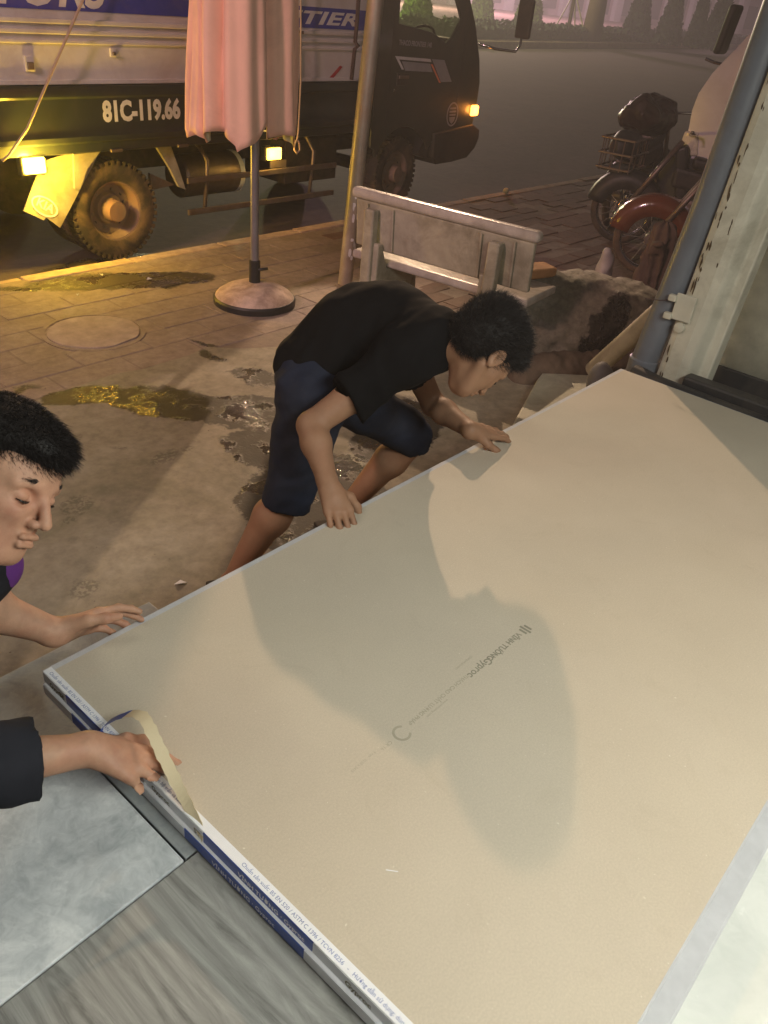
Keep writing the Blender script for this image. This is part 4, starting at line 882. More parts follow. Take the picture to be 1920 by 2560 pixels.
# ------------------------------------------------------------------ motorbikes and van
def motorbike(loc, rz, label, paint, body_mat, lit=True):
    mo = empty('motorbike', loc, label, 'motorbike', 'motorbikes parked on the pavement', rz); W0 = world_of(mo)
    def put(mb, nm, ma, par=mo, **k): mb.v = [tuple(W0 @ Vector(p)) for p in mb.v]; return mb.build(nm, ma, par, **k)
    for x, nm in ((.62, 'front_wheel'), (-.62, 'rear_wheel')):
        w = put(MB().lathe([(.235, -.03), (.262, -.038), (.285, -.02), (.29, 0), (.285, .02), (.262, .038), (.235, .03)], (x, 0, .29), 'y', 40, False), nm, M['rubber'], smooth=True)
        put(MB().lathe([(.237, -.022), (.222, -.014), (.222, .014), (.237, .022)], (x, 0, .29), 'y', 40, False), 'rim', M['chrome'], w, smooth=True)
        put(MB().lathe([(.045, -.05), (.045, .05)], (x, 0, .29), 'y', 16), 'hub', M['steel_dirty'], w)
        sp = MB()
        for k in range(18):
            a = 2 * math.pi * k / 18; sp.tube([(x + .04 * math.sin(a), .02 * (-1) ** k, .29 + .04 * math.cos(a)), (x + .225 * math.sin(a + .2), 0, .29 + .225 * math.cos(a + .2))], .0025, 4)
        put(sp, 'spokes', M['chrome'], w)
        ar = [math.radians(t_) for t_ in (range(10, 175, 11) if x > 0 else range(20, 150, 10))]; b = MB(); R_ = .335; wv = []
        for a in ar:
            for q, dr in ((-.085, -.15 if x > 0 else -.05), (-.062, -.015), (0, .012), (.062, -.015), (.085, -.15 if x > 0 else -.05)): wv.append((x + (R_ + dr) * math.cos(a), q, .29 + (R_ + dr) * math.sin(a)))
        b.add(wv, [(i * 5 + j, i * 5 + j + 1, (i + 1) * 5 + j + 1, (i + 1) * 5 + j) for i in range(len(ar) - 1) for j in range(4)])
        put(b, 'fender', paint, smooth=True, solid=.004)
    for y in (-.085, .085):
        put(MB().tube([(.62, y, .29), (.26, y, .92)], .022, 10), 'fork_leg', M['steel_dirty'], smooth=True)
        put(MB().tube([(-.62, y, .29), (-.40, y, .70)], .022, 10), 'shock', M['chrome'], smooth=True)
    put(MB().tube([(.20, -.33, 1.02), (.16, -.16, 1.0), (.22, 0, .97), (.16, .16, 1.0), (.20, .33, 1.02)][::1], .013, 8), 'handlebar', M['chrome'], smooth=True)
    if lit: put(MB().lathe([(.02, .0), (.085, .03), (.09, .10), (.07, .12)], (.22, 0, .88), 'x', 24), 'headlight', M['headlight_glass'], smooth='auto')
    put(MB().obox((.20, 0, .66), (.06, 0, .22), (0, .09, 0), (.05, 0, -.02)), 'leg_shield', body_mat, bevel=.03, seg=3)
    put(MB().obox((-.15, 0, .60), (.42, 0, .04), (0, .10, 0), (0, 0, .09)), 'body', body_mat, bevel=.04, seg=3)
    put(MB().obox((-.22, 0, .745), (.36, 0, .03), (0, .13, 0), (0, 0, .045)), 'seat', M['black_plastic'], bevel=.035, seg=3)
    put(MB().box(-.12, .22, -.12, .12, .24, .48), 'engine', M['steel_dirty'], bevel=.03)
    put(MB().tube([(.15, -.13, .30), (0, -.16, .22), (-.4, -.17, .25), (-.85, -.17, .34)], [.018, .02, .042, .045], 14), 'exhaust', M['chrome'], smooth=True)
    put(MB().tube([(.02, .12, .28), (-.06, .22, .02)], .012, 8), 'stand', M['chrome'], smooth=True)
    return mo
motorbike((6.68, 2.10, -.005), math.radians(112), 'motorbike with a glossy orange front fender behind the boulder', M['orange_paint'], M['chassis'])
motorbike((7.44, 2.74, -.005), math.radians(110), 'black motorbike squeezed between the orange-fendered one and the van', M['black_plastic'], M['black_plastic'], False)
mk2 = motorbike((8.35, 3.75, -.005), .15, 'dark loaded motorbike beyond the orange-fendered one', M['maroon'], M['maroon'])
s = SDF().ell((7.95, 3.62, .98), (.36, .24, .15), None, .05).ell((7.70, 3.56, 1.02), (.15, .16, .15), None, .05).ell((8.14, 3.66, 1.04), (.20, .17, .12), None, .05).disp(wrink(.022, 22, 91)).disp(wrink(.008, 60, 92))
o = sdf_obj('maroon_sack', s, [((7.4, 3.2, .7), (8.5, 4.05, 1.4), .02)], M['maroon'], None); tag(o, 'dark maroon sacks tied on the seat of the loaded motorbike', 'sack')
cr = empty('wire_basket', (7.38, 3.45, .55), 'black wire basket hung at the tail of the loaded motorbike', 'basket')
for z in (.62, .74, .86): MB().tube([(7.10, 3.30, z), (7.55, 3.36, z), (7.52, 3.66, z), (7.07, 3.60, z), (7.10, 3.30, z)], .010, 6).build('rim_wire', M['steel_dirty'], cr)
for k in range(14):
    t_ = k / 14 * 4; c4 = [(7.10, 3.30), (7.55, 3.36), (7.52, 3.66), (7.07, 3.60), (7.10, 3.30)]; i = int(t_); f_ = t_ - i
    x = c4[i][0] * (1 - f_) + c4[i + 1][0] * f_; y = c4[i][1] * (1 - f_) + c4[i + 1][1] * f_; MB().tube([(x, y, .60), (x, y, .87)], .006, 5).build('stay_wire', M['steel_dirty'], cr)
MB().box(7.10, 7.52, 3.36, 3.60, .595, .61).build('floor_plate', M['black_plastic'], cr)
s = SDF().ell((7.32, 3.48, .80), (.19, .12, .12), None, .04).disp(wrink(.015, 25, 31)); o = sdf_obj('black_bag', s, [((7.0, 3.2, .58), (7.65, 3.75, 1.0), .015)], M['black_plastic'], None); tag(o, 'black bag stuffed into the wire basket', 'bag')
s = SDF().ell((5.72, 2.66, .14), (.07, .06, .15), None, .03).ell((5.70, 2.66, .27), (.045, .04, .06), None, .03).cut((0, 0, 0), (0, 0, -1)).disp(wrink(.006, 40, 33)); o = sdf_obj('plastic_bag', s, [((5.55, 2.5, -.02), (5.9, 2.85, .38), .01)], mat('bag_pale', (.42, .40, .40), .5), None); tag(o, 'pale knotted plastic bag standing behind the boulder', 'bag')
s = SDF().cap((6.08, 2.44, -.02), (6.02, 2.40, .44), .12, .085, .03).cap((6.02, 2.42, .25), (5.86, 2.36, .40), .05, .035, .03).disp(lambda P: .014 * np.sin(np.arctan2(P[:, 1] - 2.42, P[:, 0] - 6.05) * 9 + P[:, 2] * 5)).disp(wrink(.007, 50, 35))
o = sdf_obj('tree_stump', s, [((5.75, 2.15, -.05), (6.35, 2.7, .6), .012)], M['bark'], None); tag(o, 'dark splintered tree stump in front of the orange fender', 'stump')

van = empty('white_van', (8.2, 1.2, -.0), 'white van standing nose to the street behind the drainpipe', 'van')
vp = [(3.0, .50), (2.985, .80), (2.99, .99), (3.004, 1.145), (2.988, 1.272), (2.919, 1.429), (2.841, 1.544), (2.799, 1.60), (2.44, 2.12), (2.2, 2.2), (-1.4, 2.2), (-1.5, 2.1), (-1.5, .45), (1.75, .45)] + [(2.25 + .36 * math.cos(a), .36 + .36 * math.sin(a)) for a in [math.radians(165 - 150 * k / 10) for k in range(11)]] + [(2.72, .42)]
vw = [(2.70, 1.62), (2.38, 2.06), (1.55, 2.08), (1.55, 1.58), (2.3, 1.50)]
yv = lambda u, v, d: (d, u, v)
MB().plate(vp, [vw], 7.40, 7.44, yv).build('near_side', M['van_white'], van, bevel=.012); MB().plate(vp, [vw], 8.96, 9.0, yv).build('far_side', M['van_white'], van)
MB().plate(vw, [], 7.41, 7.416, yv).build('side_glass', M['window'], van)
def vstrip(p, q, nm, ma, x0=7.441, x1=8.959, th=.03):
    d = Vector((0, q[0] - p[0], q[1] - p[1])).normalized(); nn = Vector((0, d.z, -d.y)) * th
    a = Vector((x0, p[0], p[1])); c = Vector((x0, q[0], q[1])); w = Vector((x1 - x0, 0, 0)); b = MB()
    b.add([a, c, c + w, a + w, a - nn, c - nn, c + w - nn, a + w - nn], [(0, 1, 2, 3), (7, 6, 5, 4), (0, 4, 5, 1), (1, 5, 6, 2), (2, 6, 7, 3), (3, 7, 4, 0)]); return b.build(nm, ma, van)
for i in range(7): vstrip(vp[i], vp[i + 1], 'nose_panel', M['van_white'])
vstrip(vp[7], vp[8], 'windscreen', M['window'], th=.006); vstrip(vp[8], vp[9], 'roof_edge', M['van_white']); vstrip(vp[9], vp[10], 'roof', M['van_white']); vstrip(vp[11], vp[12], 'tail_panel', M['van_white'])
MB().box(7.45, 8.95, -1.4, 2.6, .46, .50).build('underfloor', M['chassis'], van)
MB().plate([(2.845, .81), (2.995, .79), (3.02, .89), (3.012, .985), (2.93, .985), (2.885, .955)], [], 7.375, 7.60, yv).build('headlight', M['headlight_glass'], van, bevel=.018, seg=3)
MB().plate([(2.70, .78), (2.84, .785), (3.05, .785), (3.14, .70), (3.13, .50), (3.0, .36), (2.70, .40)], [], 7.36, 9.04, yv).build('bumper', M['black_plastic'], van, bevel=.02, seg=3)
MB().tube([(7.42, 2.86, 1.50), (7.40, 2.93, 1.508), (7.38, 3.00, 1.525)], .012, 8).build('mirror_stalk', M['chrome'], van)
MB().obox((7.33, 2.86, 1.74), (.09, 0, 0), (0, .03, .0), (0, -.02, .17)).build('mirror_head', M['black_plastic'], van, bevel=.025, seg=3)
MB().box(7.392, 7.399, 1.50, 1.512, .5, 2.08).build('door_seam', M['black_plastic'], van); MB().box(7.390, 7.399, -1.3, 2.95, .72, .76).build('side_trim', M['black_plastic'], van, bevel=.003)
tw = MB().lathe([(.20, -.0), (.27, -.02), (.31, .0), (.32, .03), (.32, .17), (.27, .19)], (7.46, 2.25, .31), 'x', 40, True).build('wheel', M['rubber'], van, smooth='auto')
MB().lathe([(.19, -.005), (.16, .02), (.05, .03), (.03, .01), (.002, .01)], (7.45, 2.25, .31), 'x', 32, False).build('hub_cap', M['steel_dirty'], tw, smooth='auto')

# ------------------------------------------------------------------ far side of the road
rnd = random.Random(21)
def leaves(mb, c, rx, rz, n, size, cone=False, top=None, r=rnd):
    for _ in range(n):
        if cone:
            h = 1 - math.sqrt(r.random()); rad = (1 - h) * (.72 + .34 * r.random()); a = r.uniform(0, 6.283); p = Vector((c[0] + rx * rad * math.cos(a), c[1] + rx * rad * math.sin(a), c[2] + rz * h))
        else:
            v = Vector((r.gauss(0, 1), r.gauss(0, 1), r.gauss(0, 1))).normalized() * (r.random() ** .4); p = Vector((c[0] + rx * v.x, c[1] + rx * v.y, c[2] + rz * v.z))
        n1 = Vector((r.gauss(0, 1), r.gauss(0, 1), r.gauss(0, 1))).normalized(); t1 = n1.orthogonal().normalized() * size * r.uniform(.6, 1.4); t2 = n1.cross(t1) * .55
        mb.add([p - t1, p + t2, p + t1, p - t2], [(0, 1, 2, 3)])
hedge = MB()
for k in range(9000):
    x = rnd.uniform(22, 92); y = farline(x) + .9 + rnd.uniform(0, 2.6); z = .1 + .62 * rnd.random() ** .6 + .06 * math.sin(x * 2.2)
    n1 = Vector((rnd.gauss(0, 1), rnd.gauss(0, 1), rnd.gauss(0, 1))).normalized(); t1 = n1.orthogonal().normalized() * .15; t2 = n1.cross(t1) * .6; p = Vector((x, y, z)); hedge.add([p - t1, p + t2, p + t1, p - t2], [(0, 1, 2, 3)])
for k in range(70):
    x = 22 + k; hedge.box(x, x + 1, farline(x) + 1.1, farline(x) + 3.2, .1, .55)
o = hedge.build('hedge', M['leaf_dark'], fix=False); o['kind'] = 'stuff'; tag(o, 'long low dark hedge along the far kerb', 'hedge')
place = ['left of the cab mirror', 'seen through the cab window', 'just right of the cab mirror', 'in the middle of the far plaza', 'second from the right on the far plaza', 'rightmost on the far plaza', 'leftmost of the dark row across the road', 'beyond the drainpipe']
def px_ground(px, py, z=.1):
    r = [RC[i][0] * (px - 960) + RC[i][1] * (py - 1280) + RC[i][2] * 2005 for i in range(3)]; t_ = (z - GZ) / r[2]; return Vector((r[0] * t_, r[1] * t_, z))
specs = [(1040, 62, .9, 3.2, 0, 'round-topped lit green shrub seen through the cab window'), (1200, 62, .9, 3.2, 0, 'lit green cone shrub between cab pillar and mirror across the road'), (1318, 66, 1.0, 3.8, 0, 'lit green cone shrub just right of the truck mirror across the road'),
         (1590, 76, .95, 4.4, 1, 'dark cone shrub, leftmost of the dark row on the plaza'), (1672, 80, .9, 4.2, 1, 'dark cone shrub, second of the dark row on the plaza'), (1740, 84, .6, 4.4, 1, 'slim dark cone shrub, third of the dark row on the plaza'), (1790, 86, .95, 4.6, 1, 'dark cone shrub nearest the drainpipe across the road')]
for px, py, rx, rz, dk, lab in specs:
    c = px_ground(px, py); 
    if c.y > 70 or c.x > 150 or c.y < 0: c = Vector((0, 0, 0)) + Vector(((px_ground(px, py + 6)).x, (px_ground(px, py + 6)).y, .1))
    D = min(1.0, 62 / max(1, math.hypot(c.x, c.y))); c = Vector((c.x * D, c.y * D, .1 if D == 1 else .1))
    tr_ = empty('cone_shrub', c, lab, 'shrub', 'cone shrubs across the road'); mb = MB(); leaves(mb, c + Vector((0, 0, .15)), rx, rz, 2600, .14, True)
    mb.lathe([(rx * .78, .2), (rx * .5, rz * .40), (.05, rz * .92)], c, n=12); mb.build('crown', M['leaf_dark'] if dk else M['leaf_green'], tr_, fix=False); MB().tube([c, c + Vector((0, 0, .5))], .09, 8).build('trunk', M['bark'], tr_)
for px, py, lab in ((1420, 70, 'thin pale tree trunk propped by sticks across the road'), (1480, 74, 'thick dark tree trunk right of the propped tree across the road')):
    c = px_ground(px, py + 4); D = min(1, 55 / math.hypot(c.x, c.y)); c = Vector((c.x * D, c.y * D, .1)); th = .10 if px < 1450 else .5
    tr_ = empty('street_tree', c, lab, 'tree', 'trees across the road')
    MB().tube([c, c + Vector((.05, 0, 2)), c + Vector((-.05, .1, 4.2))], [th * 1.2, th, th * .7], 12).build('trunk', M['bark'], tr_, smooth=True)
    mb = MB(); leaves(mb, c + Vector((0, 0, 5.2)), 1.9, 1.4, 1800, .2); mb.build('crown', M['leaf_dark'], tr_, fix=False)
    if px < 1450:
        for dx, dy in ((1.3, .2), (-1.0, .5), (.2, -1.2)): MB().tube([c + Vector((dx, dy, 0)), c + Vector((0, 0, 2.3))], .035, 6).build('prop', M['pvc_cream'], tr_)
fb = empty('far_building', (130, 95, .1), 'pale building front with columns at the far end of the plaza', 'building')
d = Vector((.85, -.52, 0)).normalized(); nrm = Vector((-.52, -.85, 0)).normalized(); c0 = Vector((128, 78, .1))
MB().obox(c0 + Vector((0, 0, 5)), d * 50, nrm * 2, Vector((0, 0, 5))).build('wall', M['far_wall'], fb)
for k in range(-9, 10): MB().obox(c0 + d * k * 4.6 + nrm * 3.0 + Vector((0, 0, 4)), d * .6, nrm * .6, Vector((0, 0, 4))).build('column', M['van_white'], fb)
for k in range(-9, 9): MB().obox(c0 + d * (k * 4.6 + 2.3) + nrm * 2.06 + Vector((0, 0, 2.4)), d * 1.4, nrm * .05, Vector((0, 0, 1.6))).build('window', M['black_plastic'], fb)
# scraps of litter
for k, (x, y, lab) in enumerate([(3.06, 4.62, 'white paper scrap, larger, in the puddle by the kerb'), (2.85, 4.86, 'thin white paper sliver at the far side of the kerb puddle'), (1.27, 1.86, 'curled white scrap on the concrete near the held board'), (2.52, 4.60, 'tiny pale crumb at the left end of the kerb puddle')]):
    a = k * 1.3; sz = [.022, .02, .022, .014][k]
    b = MB(); b.add([(x + sz * math.cos(a), y + sz * math.sin(a), .006), (x + sz * .6 * math.cos(a + 1.7), y + sz * .6 * math.sin(a + 1.7), .018), (x - sz * math.cos(a), y - sz * math.sin(a), .007), (x + sz * .6 * math.cos(a - 1.6), y + sz * .6 * math.sin(a - 1.6), .012)], [(0, 1, 2, 3)])
    tag(b.build('paper_scrap', M['paper_white'], solid=.002), lab, 'litter', 'litter on the pavement')
o = MB().lathe([(.01, -.03), (.03, -.015), (.034, .0), (.03, .02), (.012, .032)], (7.9, 5.02, .035), n=14).build('white_ball', M['paper_white'], smooth=True); tag(o, 'small white ball of paper on the kerb beyond the bench', 'litter')

# grit and crumbs nobody could count
def grit(name, spots, ma, label, seed):
    r = random.Random(seed); b = MB()
    for x0, x1, y0, y1, z, n, smin, smax in spots:
        for _ in range(n):
            x = r.uniform(x0, x1); y = r.uniform(y0, y1); s_ = r.uniform(smin, smax) * r.random() ** .7 + smin * .4; q = [Vector((r.gauss(0, 1), r.gauss(0, 1), abs(r.gauss(0, .7)))).normalized() * s_ * r.uniform(.6, 1.2) for _ in range(5)]
            c = Vector((x, y, z)); b.add([c + v for v in q], [(0, 1, 2), (0, 2, 3), (0, 3, 4), (1, 2, 4), (2, 3, 4), (0, 1, 4)])
    o = b.build(name, ma, fix=False); o['kind'] = 'stuff'; return tag(o, label, 'grit')
grit('grit', [(.2, 3.2, 1.6, 3.4, .005, 420, .0015, .005), (1.0, 4.8, 3.4, 4.95, .002, 300, .0015, .006), (0.5, 8, 5.12, 5.5, -.118, 380, .002, .008), (4.2, 8, 2.4, 4.9, .002, 260, .002, .009)], mat('grit_brown', (.12, .095, .07), .9), 'dark grit strewn over pavement and gutter', 77)
grit('lime_crumbs', [(5.55, 7.0, 4.99, 5.10, .006, 330, .003, .012), (5.7, 6.6, 4.90, 5.02, .004, 120, .003, .010), (7.0, 8.6, 5.03, 5.10, .006, 140, .003, .009), (3.0, 4.0, 3.3, 3.6, .006, 30, .002, .006)], mat('lime_pale', (.42, .38, .33), .9), 'pale crumbs of lime along the kerb beyond the bench', 78)
# ------------------------------------------------------------------ plasterboards
BX0, BX1, BY0, BY1 = .486, 2.957, .012, 1.203
def board_pair(name, label, x0, x1, y0, y1, zb, top):
    pb = empty(name, ((x0 + x1) / 2, (y0 + y1) / 2, zb), label, 'plasterboard', 'taped plasterboards')
    t = .0132; W0 = None
    for k in range(2):
        MB().box(x0, x1 - .002 * k, y0 + .003 * k, y1 - .004 * (1 - k), zb + k * (t + .0006), zb + k * (t + .0006) + t).build('board', M['board_edge'], pb, bevel=.0016)
    zt = zb + 2 * t + .0006
    fc = MB().box(x0 + .0005, x1 - .008, y0 + (.004 if top else .040), y1 - .016, zt + .0002, zt + .0009).build('face_paper', M['board_paper'], pb)
    # end tape: folded over the top, printed, blue and white along the side
    tp = MB().box(x0 - .0012, x0 + .0165, y0 + .002, y1 - .005, zt + .0011, zt + .0019).build('end_tape', M['tape_white'], pb)
    segs = [(y1 - .004, 1.115, 0), (1.115, .80 if not top else .985, 1), (.86, .690, 0), (.690, .428, 1), (.428, .20, 0), (.20, y0 + .003, 1)] if top else [(y1 - .002, 1.09, 0), (1.09, .87, 1), (.87, .735, 0), (.735, .44, 1), (.44, y0 + .002, 0)]
    for a, b_, blue in segs:
        MB().box(x0 - .0022, x0 - .0004, b_ + .0005, a - .0005, zb + .0012, zt - .0006).build('side_tape', M['tape_blue' if blue else 'tape_white'], pb)
    return pb, zt
low_pb, _ = board_pair('plasterboard_pair', 'lower pair of taped plasterboards, its edge showing under the top pair', BX0 - .006, BX1 - .004, BY0 - .034, BY1 - .006, .5445, False)
pb, zt = board_pair('plasterboard_pair', 'top pair of beige plasterboards held by the two men', BX0, BX1, BY0, BY1, .5722, True)
ZT = zt + .0009
# print along the middle of the face, upside down for the photographer
def pr(body, size, x, y, ma, **k): return text('printed_lettering', body, size, (x, y, ZT + .0001), (-1, 0, 0), (0, -1, 0), ma, pb, extrude=.0001, **k)
pr('VĨNH TƯỜNG', .019, 1.300, .604, M['ink'], bold=.0005); pr('· Gyproc', .025, 1.195, .603, M['ink'], bold=.0004); pr('GYPSUM BOARD', .008, 1.16, .632, M['ink_faint'])
pr('THẠCH CAO CHẤT LƯỢNG PHÁP', .0125, 1.105, .605, M['ink_faint'], bold=.0003); pr('www.vinhtuong.com', .008, 1.02, .590, M['ink_faint'])
for i, (dx, h) in enumerate(((0, .020), (.010, .030), (.020, .020))):
    MB().obox((1.312 + dx, .596, ZT + .0002), (.003, 0, 0), (0, h / 2, 0), (0, 0, .0001)).build('printed_logo', M['ink'], pb)
rg = [(.885 + r_ * math.cos(a), .596 + r_ * math.sin(a)) for r_ in (.019, .014) for a in [math.radians(40 + 280 * k / 24) for k in range(25)]]
MB().plate(rg[:25] + rg[25:][::-1], [], ZT + .0001, ZT + .0003, lambda u, v, d: (u, v, d)).build('printed_logo', M['ink_faint'], pb)
pr('CR 16', .011, .855, .60, M['ink_faint']); pr('9 mm   1210 x 2415', .008, .815, .604, M['ink_faint'])
# small print on the tape
tt = 'Chuẩn sản xuất: BS EN 520 / ASTM C 1396 / TCVN 8256   -   Hướng dẫn sử dụng: dùng cho hệ trần và vách ngăn   -   '
text('tape_print', tt, .0095, (BX0 + .004, 1.185, zt + .0021), (0, -1, 0), (1, 0, 0), M['ink_blue'], pb, extrude=.0001)
text('tape_print', tt, .0095, (BX0 + .004, .60, zt + .0021), (0, -1, 0), (1, 0, 0), M['ink_blue'], pb, extrude=.0001)
for y, s_ in ((1.175, 'Gyproc'), (1.14, 'ST'), (.835, 'Gyproc'), (.715, 'ST'), (.36, 'Gyproc'), (.25, 'ST')):
    text('tape_print', s_, .017, (BX0 - .0024, y, .5775), (0, -1, 0), (0, 0, 1), M['ink'], pb, extrude=.0001, bold=.0005)
text('tape_print', 'VĨNH TƯỜNG · Gyproc', .015, (BX0 - .0024, .60, .5785), (0, -1, 0), (0, 0, 1), M['tape_white'], pb, extrude=.0001)
text('tape_print', 'VĨNH TƯỜNG · Gyproc', .015, (BX0 - .0084, .66, .5500), (0, -1, 0), (0, 0, 1), M['tape_white'], low_pb, extrude=.0001)
# tape torn loose and looped over the hand
pts = [Vector(p) for p in ((.482, .99, .585), (.478, .985, .605), (.488, .965, .640), (.510, .935, .668), (.520, .905, .680), (.515, .872, .676), (.508, .835, .658), (.502, .795, .636), (.496, .755, .615), (.490, .715, .600), (.4845, .69, .588))]
rows = []
from mathutils import geometry as _g
fine = []
for i in range(len(pts) - 1):
    p0 = pts[max(i - 1, 0)]; p1 = pts[i]; p2 = pts[i + 1]; p3 = pts[min(i + 2, len(pts) - 1)]
    for q in range(5):
        u = q / 5; fine.append(.5 * ((2 * p1) + (p2 - p0) * u + (2 * p0 - 5 * p1 + 4 * p2 - p3) * u * u + (3 * p1 - p0 - 3 * p2 + p3) * u ** 3))
fine.append(pts[-1]); rb = MB(); rv = []
for i, p in enumerate(fine):
    u = i / (len(fine) - 1); wd = Vector((.62 + .3 * math.sin(u * 5), .10 - .5 * math.sin(u * 3.14) * .4, .75 - .65 * math.sin(u * math.pi))).normalized() * (.0105 + .0011 * math.sin(i * 2.3) + .0006 * math.sin(i * 5.1))
    rv += [p - wd, p + wd]
nf = len(fine); cut = int(nf * .30)
rb.add(rv, [(2 * i, 2 * i + 1, 2 * i + 3, 2 * i + 2) for i in range(cut)]); rb.build('loose_tape_start', M['tape_blue'], pb, solid=.0007, fix=False)
rb = MB(); rb.add(rv, [(2 * i, 2 * i + 1, 2 * i + 3, 2 * i + 2) for i in range(cut, nf - 1)]); rb.build('loose_tape', M['tape_tan'], pb, solid=.0007, fix=False)
# scuffs on the face
for (x, y, a, l) in ((.655, .42, 2.2, .010),):
    MB().obox((x, y, ZT + .0003), (l * math.cos(a), l * math.sin(a), 0), (-.0008 * math.sin(a), .0008 * math.cos(a), 0), (0, 0, .0002)).build('scuff', M['tape_white'], pb)
# ------------------------------------------------------------------ bent man in black shirt and navy shorts
def lerp(a, b, t): return np.array(a, float) * (1 - t) + np.array(b, float) * t
A1 = dict(pel=(1.655, 1.60, .80), spi=(1.745, 1.555, .905), che=(1.79, 1.44, .940), nek=(1.765, 1.275, .980), shR=(1.665, 1.305, .930), shL=(1.87, 1.51, .915), elR=(1.41, 1.40, .765), wrR=(1.335, 1.25, .672),
          elL=(1.99, 1.41, .65), wrL=(1.925, 1.205, .658), hpR=(1.565, 1.545, .765), hpL=(1.68, 1.69, .765), knR=(1.525, 1.60, .40), anR=(1.39, 1.70, .09), knL=(2.07, 1.53, .45), anL=(1.93, 1.72, .09), hd=(1.80, 1.145, .968))
J = {k: np.array(v) for k, v in A1.items()}
H1 = frame((.30, -.22, -.93), (.90, -.22, .25))
man = empty('person', (1.65, 1.65, 0), 'bent man in black T-shirt and navy shorts gripping the far edge of the board', 'person')
s = SDF()
s.cap(J['nek'], lerp(J['nek'], J['hd'], .75), .054, .055, .02).cap(J['che'], J['nek'], .075, .05, .02)
head(s, J['hd'], H1)
for q in 'RL':
    sh, el, wr = J['sh' + q], J['el' + q], J['wr' + q]
    s.cap(sh, lerp(sh, el, .5), .046, .044, .02).cap(lerp(sh, el, .5), el, .046, .037, .03).cap(el, lerp(el, wr, .3), .037, .040, .02).cap(lerp(el, wr, .3), wr, .040, .025, .02)
    hp, kn, an = J['hp' + q], J['kn' + q], J['an' + q]
    s.cap(hp, kn, .085, .056, .03).cap(kn, lerp(kn, an, .3), .053, .058, .03).cap(lerp(kn, an, .3) + v3(0, .012, 0), an, .058, .036, .03)
    ft = an + v3(.14, -.10, -.055); s.cap(an + v3(-.02, .02, -.045), ft, .034, .028, .025).cap(ft, ft + v3(.045, -.03, -.004), .03, .022, .02)
s.cap(J['shR'], J['shL'], .045, .045, .02).cap(J['pel'], J['spi'], .10, .09, .03).cap(J['spi'], J['che'], .09, .085, .03)
hand(s, J['wrR'], (-.25, -.72, -.46), (-.25, -.42, .85), True, [(25, 22, 14), (22, 25, 15), (18, 28, 18), (14, 30, 20)], [(.5, .8, .3), (.8, .45, .5), (.9, .1, .6)])
hand(s, J['wrL'], (.93, -.22, -.22), (.12, -.18, .95), False, [(6, 14, 10), (6, 16, 12), (8, 18, 12), (10, 22, 14)], [(.6, .75, .35), (.85, .45, .35), (.95, .15, .3)], spread=.03)
bx = [((1.2, 1.3, -.02), (2.25, 1.95, .86), .011), ((1.18, 1.10, .58), (1.60, 1.48, .82), .0045), ((1.84, 1.05, .57), (2.16, 1.37, .74), .004), ((1.58, .94, .78), (2.04, 1.36, 1.16), .0042), ((1.9, 1.3, .56), (2.14, 1.56, .72), .006)]
body = sdf_obj('body', s, bx, M['skin'], man)
eyes(J['hd'], H1, man); stubble('side_hair', s, J['hd'], H1, (1.58, .94, .80), (2.04, 1.34, 1.14), lambda L: .8 if (L[0] < .04 and -.045 < L[2] < .06 and abs(L[1]) > .03) else 0, .007, M['hair'], man, 6000)
# hair: thick, tousled
hc = SDF(); g1 = lambda x, y, z: J['hd'] + H1 @ np.array([x, y, z], float)
hc.ell(g1(-.030, 0, .062), (.104, .089, .094), H1, .03).ell(g1(.025, 0, .092), (.078, .070, .054), H1, .03).ell(g1(-.06, 0, .0), (.06, .075, .06), H1, .03)
hc.cut(g1(.055, 0, .055), H1 @ np.array([.85, 0, -.52])).cut(g1(.0, 0, -.045), H1 @ np.array([.25, 0, -1.])).disp(wrink(.0035, 45, 41)).disp(wrink(.0018, 150, 42))
hair('hair', hc, None, J['hd'], H1, (1.54, .90, .78), (2.14, 1.42, 1.28), M['hair'], man, 26000, .026, lambda L: (.1, 0, .35), 2)
# T-shirt
def folds(J, amp, a, b):
    """slack cloth: creases running across the line a-b"""
    d = unit(np.array(b) - np.array(a)); o = np.array(a, float); e1 = unit(np.cross(d, (0, 0, 1))); e2 = np.cross(d, e1)
    def f(P):
        u = (P - o) @ d; v = (P - o) @ e1; w = (P - o) @ e2
        return amp * (np.abs(np.sin(u * 24 + 2.2 * np.sin(v * 13) + 1.6 * np.sin(w * 11 + 1))) ** .6 - .6) * (.6 + .4 * np.sin(v * 9 + w * 7))
    return f
sh = SDF()
sh.cap(J['pel'] + v3(-.01, .0, .0), J['spi'], .142, .135, .05).cap(J['spi'], J['che'], .135, .132, .05).flat(J['che'], lerp(J['nek'], J['hd'], .26), .128, .077, .05).cap(J['nek'], J['shR'], .070, .074, .05).cap(J['nek'], J['shL'], .070, .074, .05).cap(J['shR'], J['shL'], .076, .076, .06)
sh.cap(J['spi'] + v3(.02, 0, -.06), J['che'] + v3(.0, 0, -.07), .10, .10, .05).cap(J['che'] + v3(0, -.03, -.06), J['shL'] + v3(.02, -.06, -.04), .085, .07, .05)
for q in 'RL':
    e_ = lerp(J['sh' + q], J['el' + q], .60); sh.flat(lerp(J['sh' + q], J['el' + q], .0), e_, .068, .070, .04)
sh.cut(J['pel'] + v3(-.0, .0, -.045), (-.22, .05, -1))
sh.disp(folds(J, .008, J['pel'], J['nek'])).disp(wrink(.006, 24, 51)).disp(wrink(.0025, 62, 52))
so = sdf_obj('t_shirt', sh, [((1.3, 1.08, .55), (2.2, 1.9, 1.2), .0085)], M['shirt_black'], man)
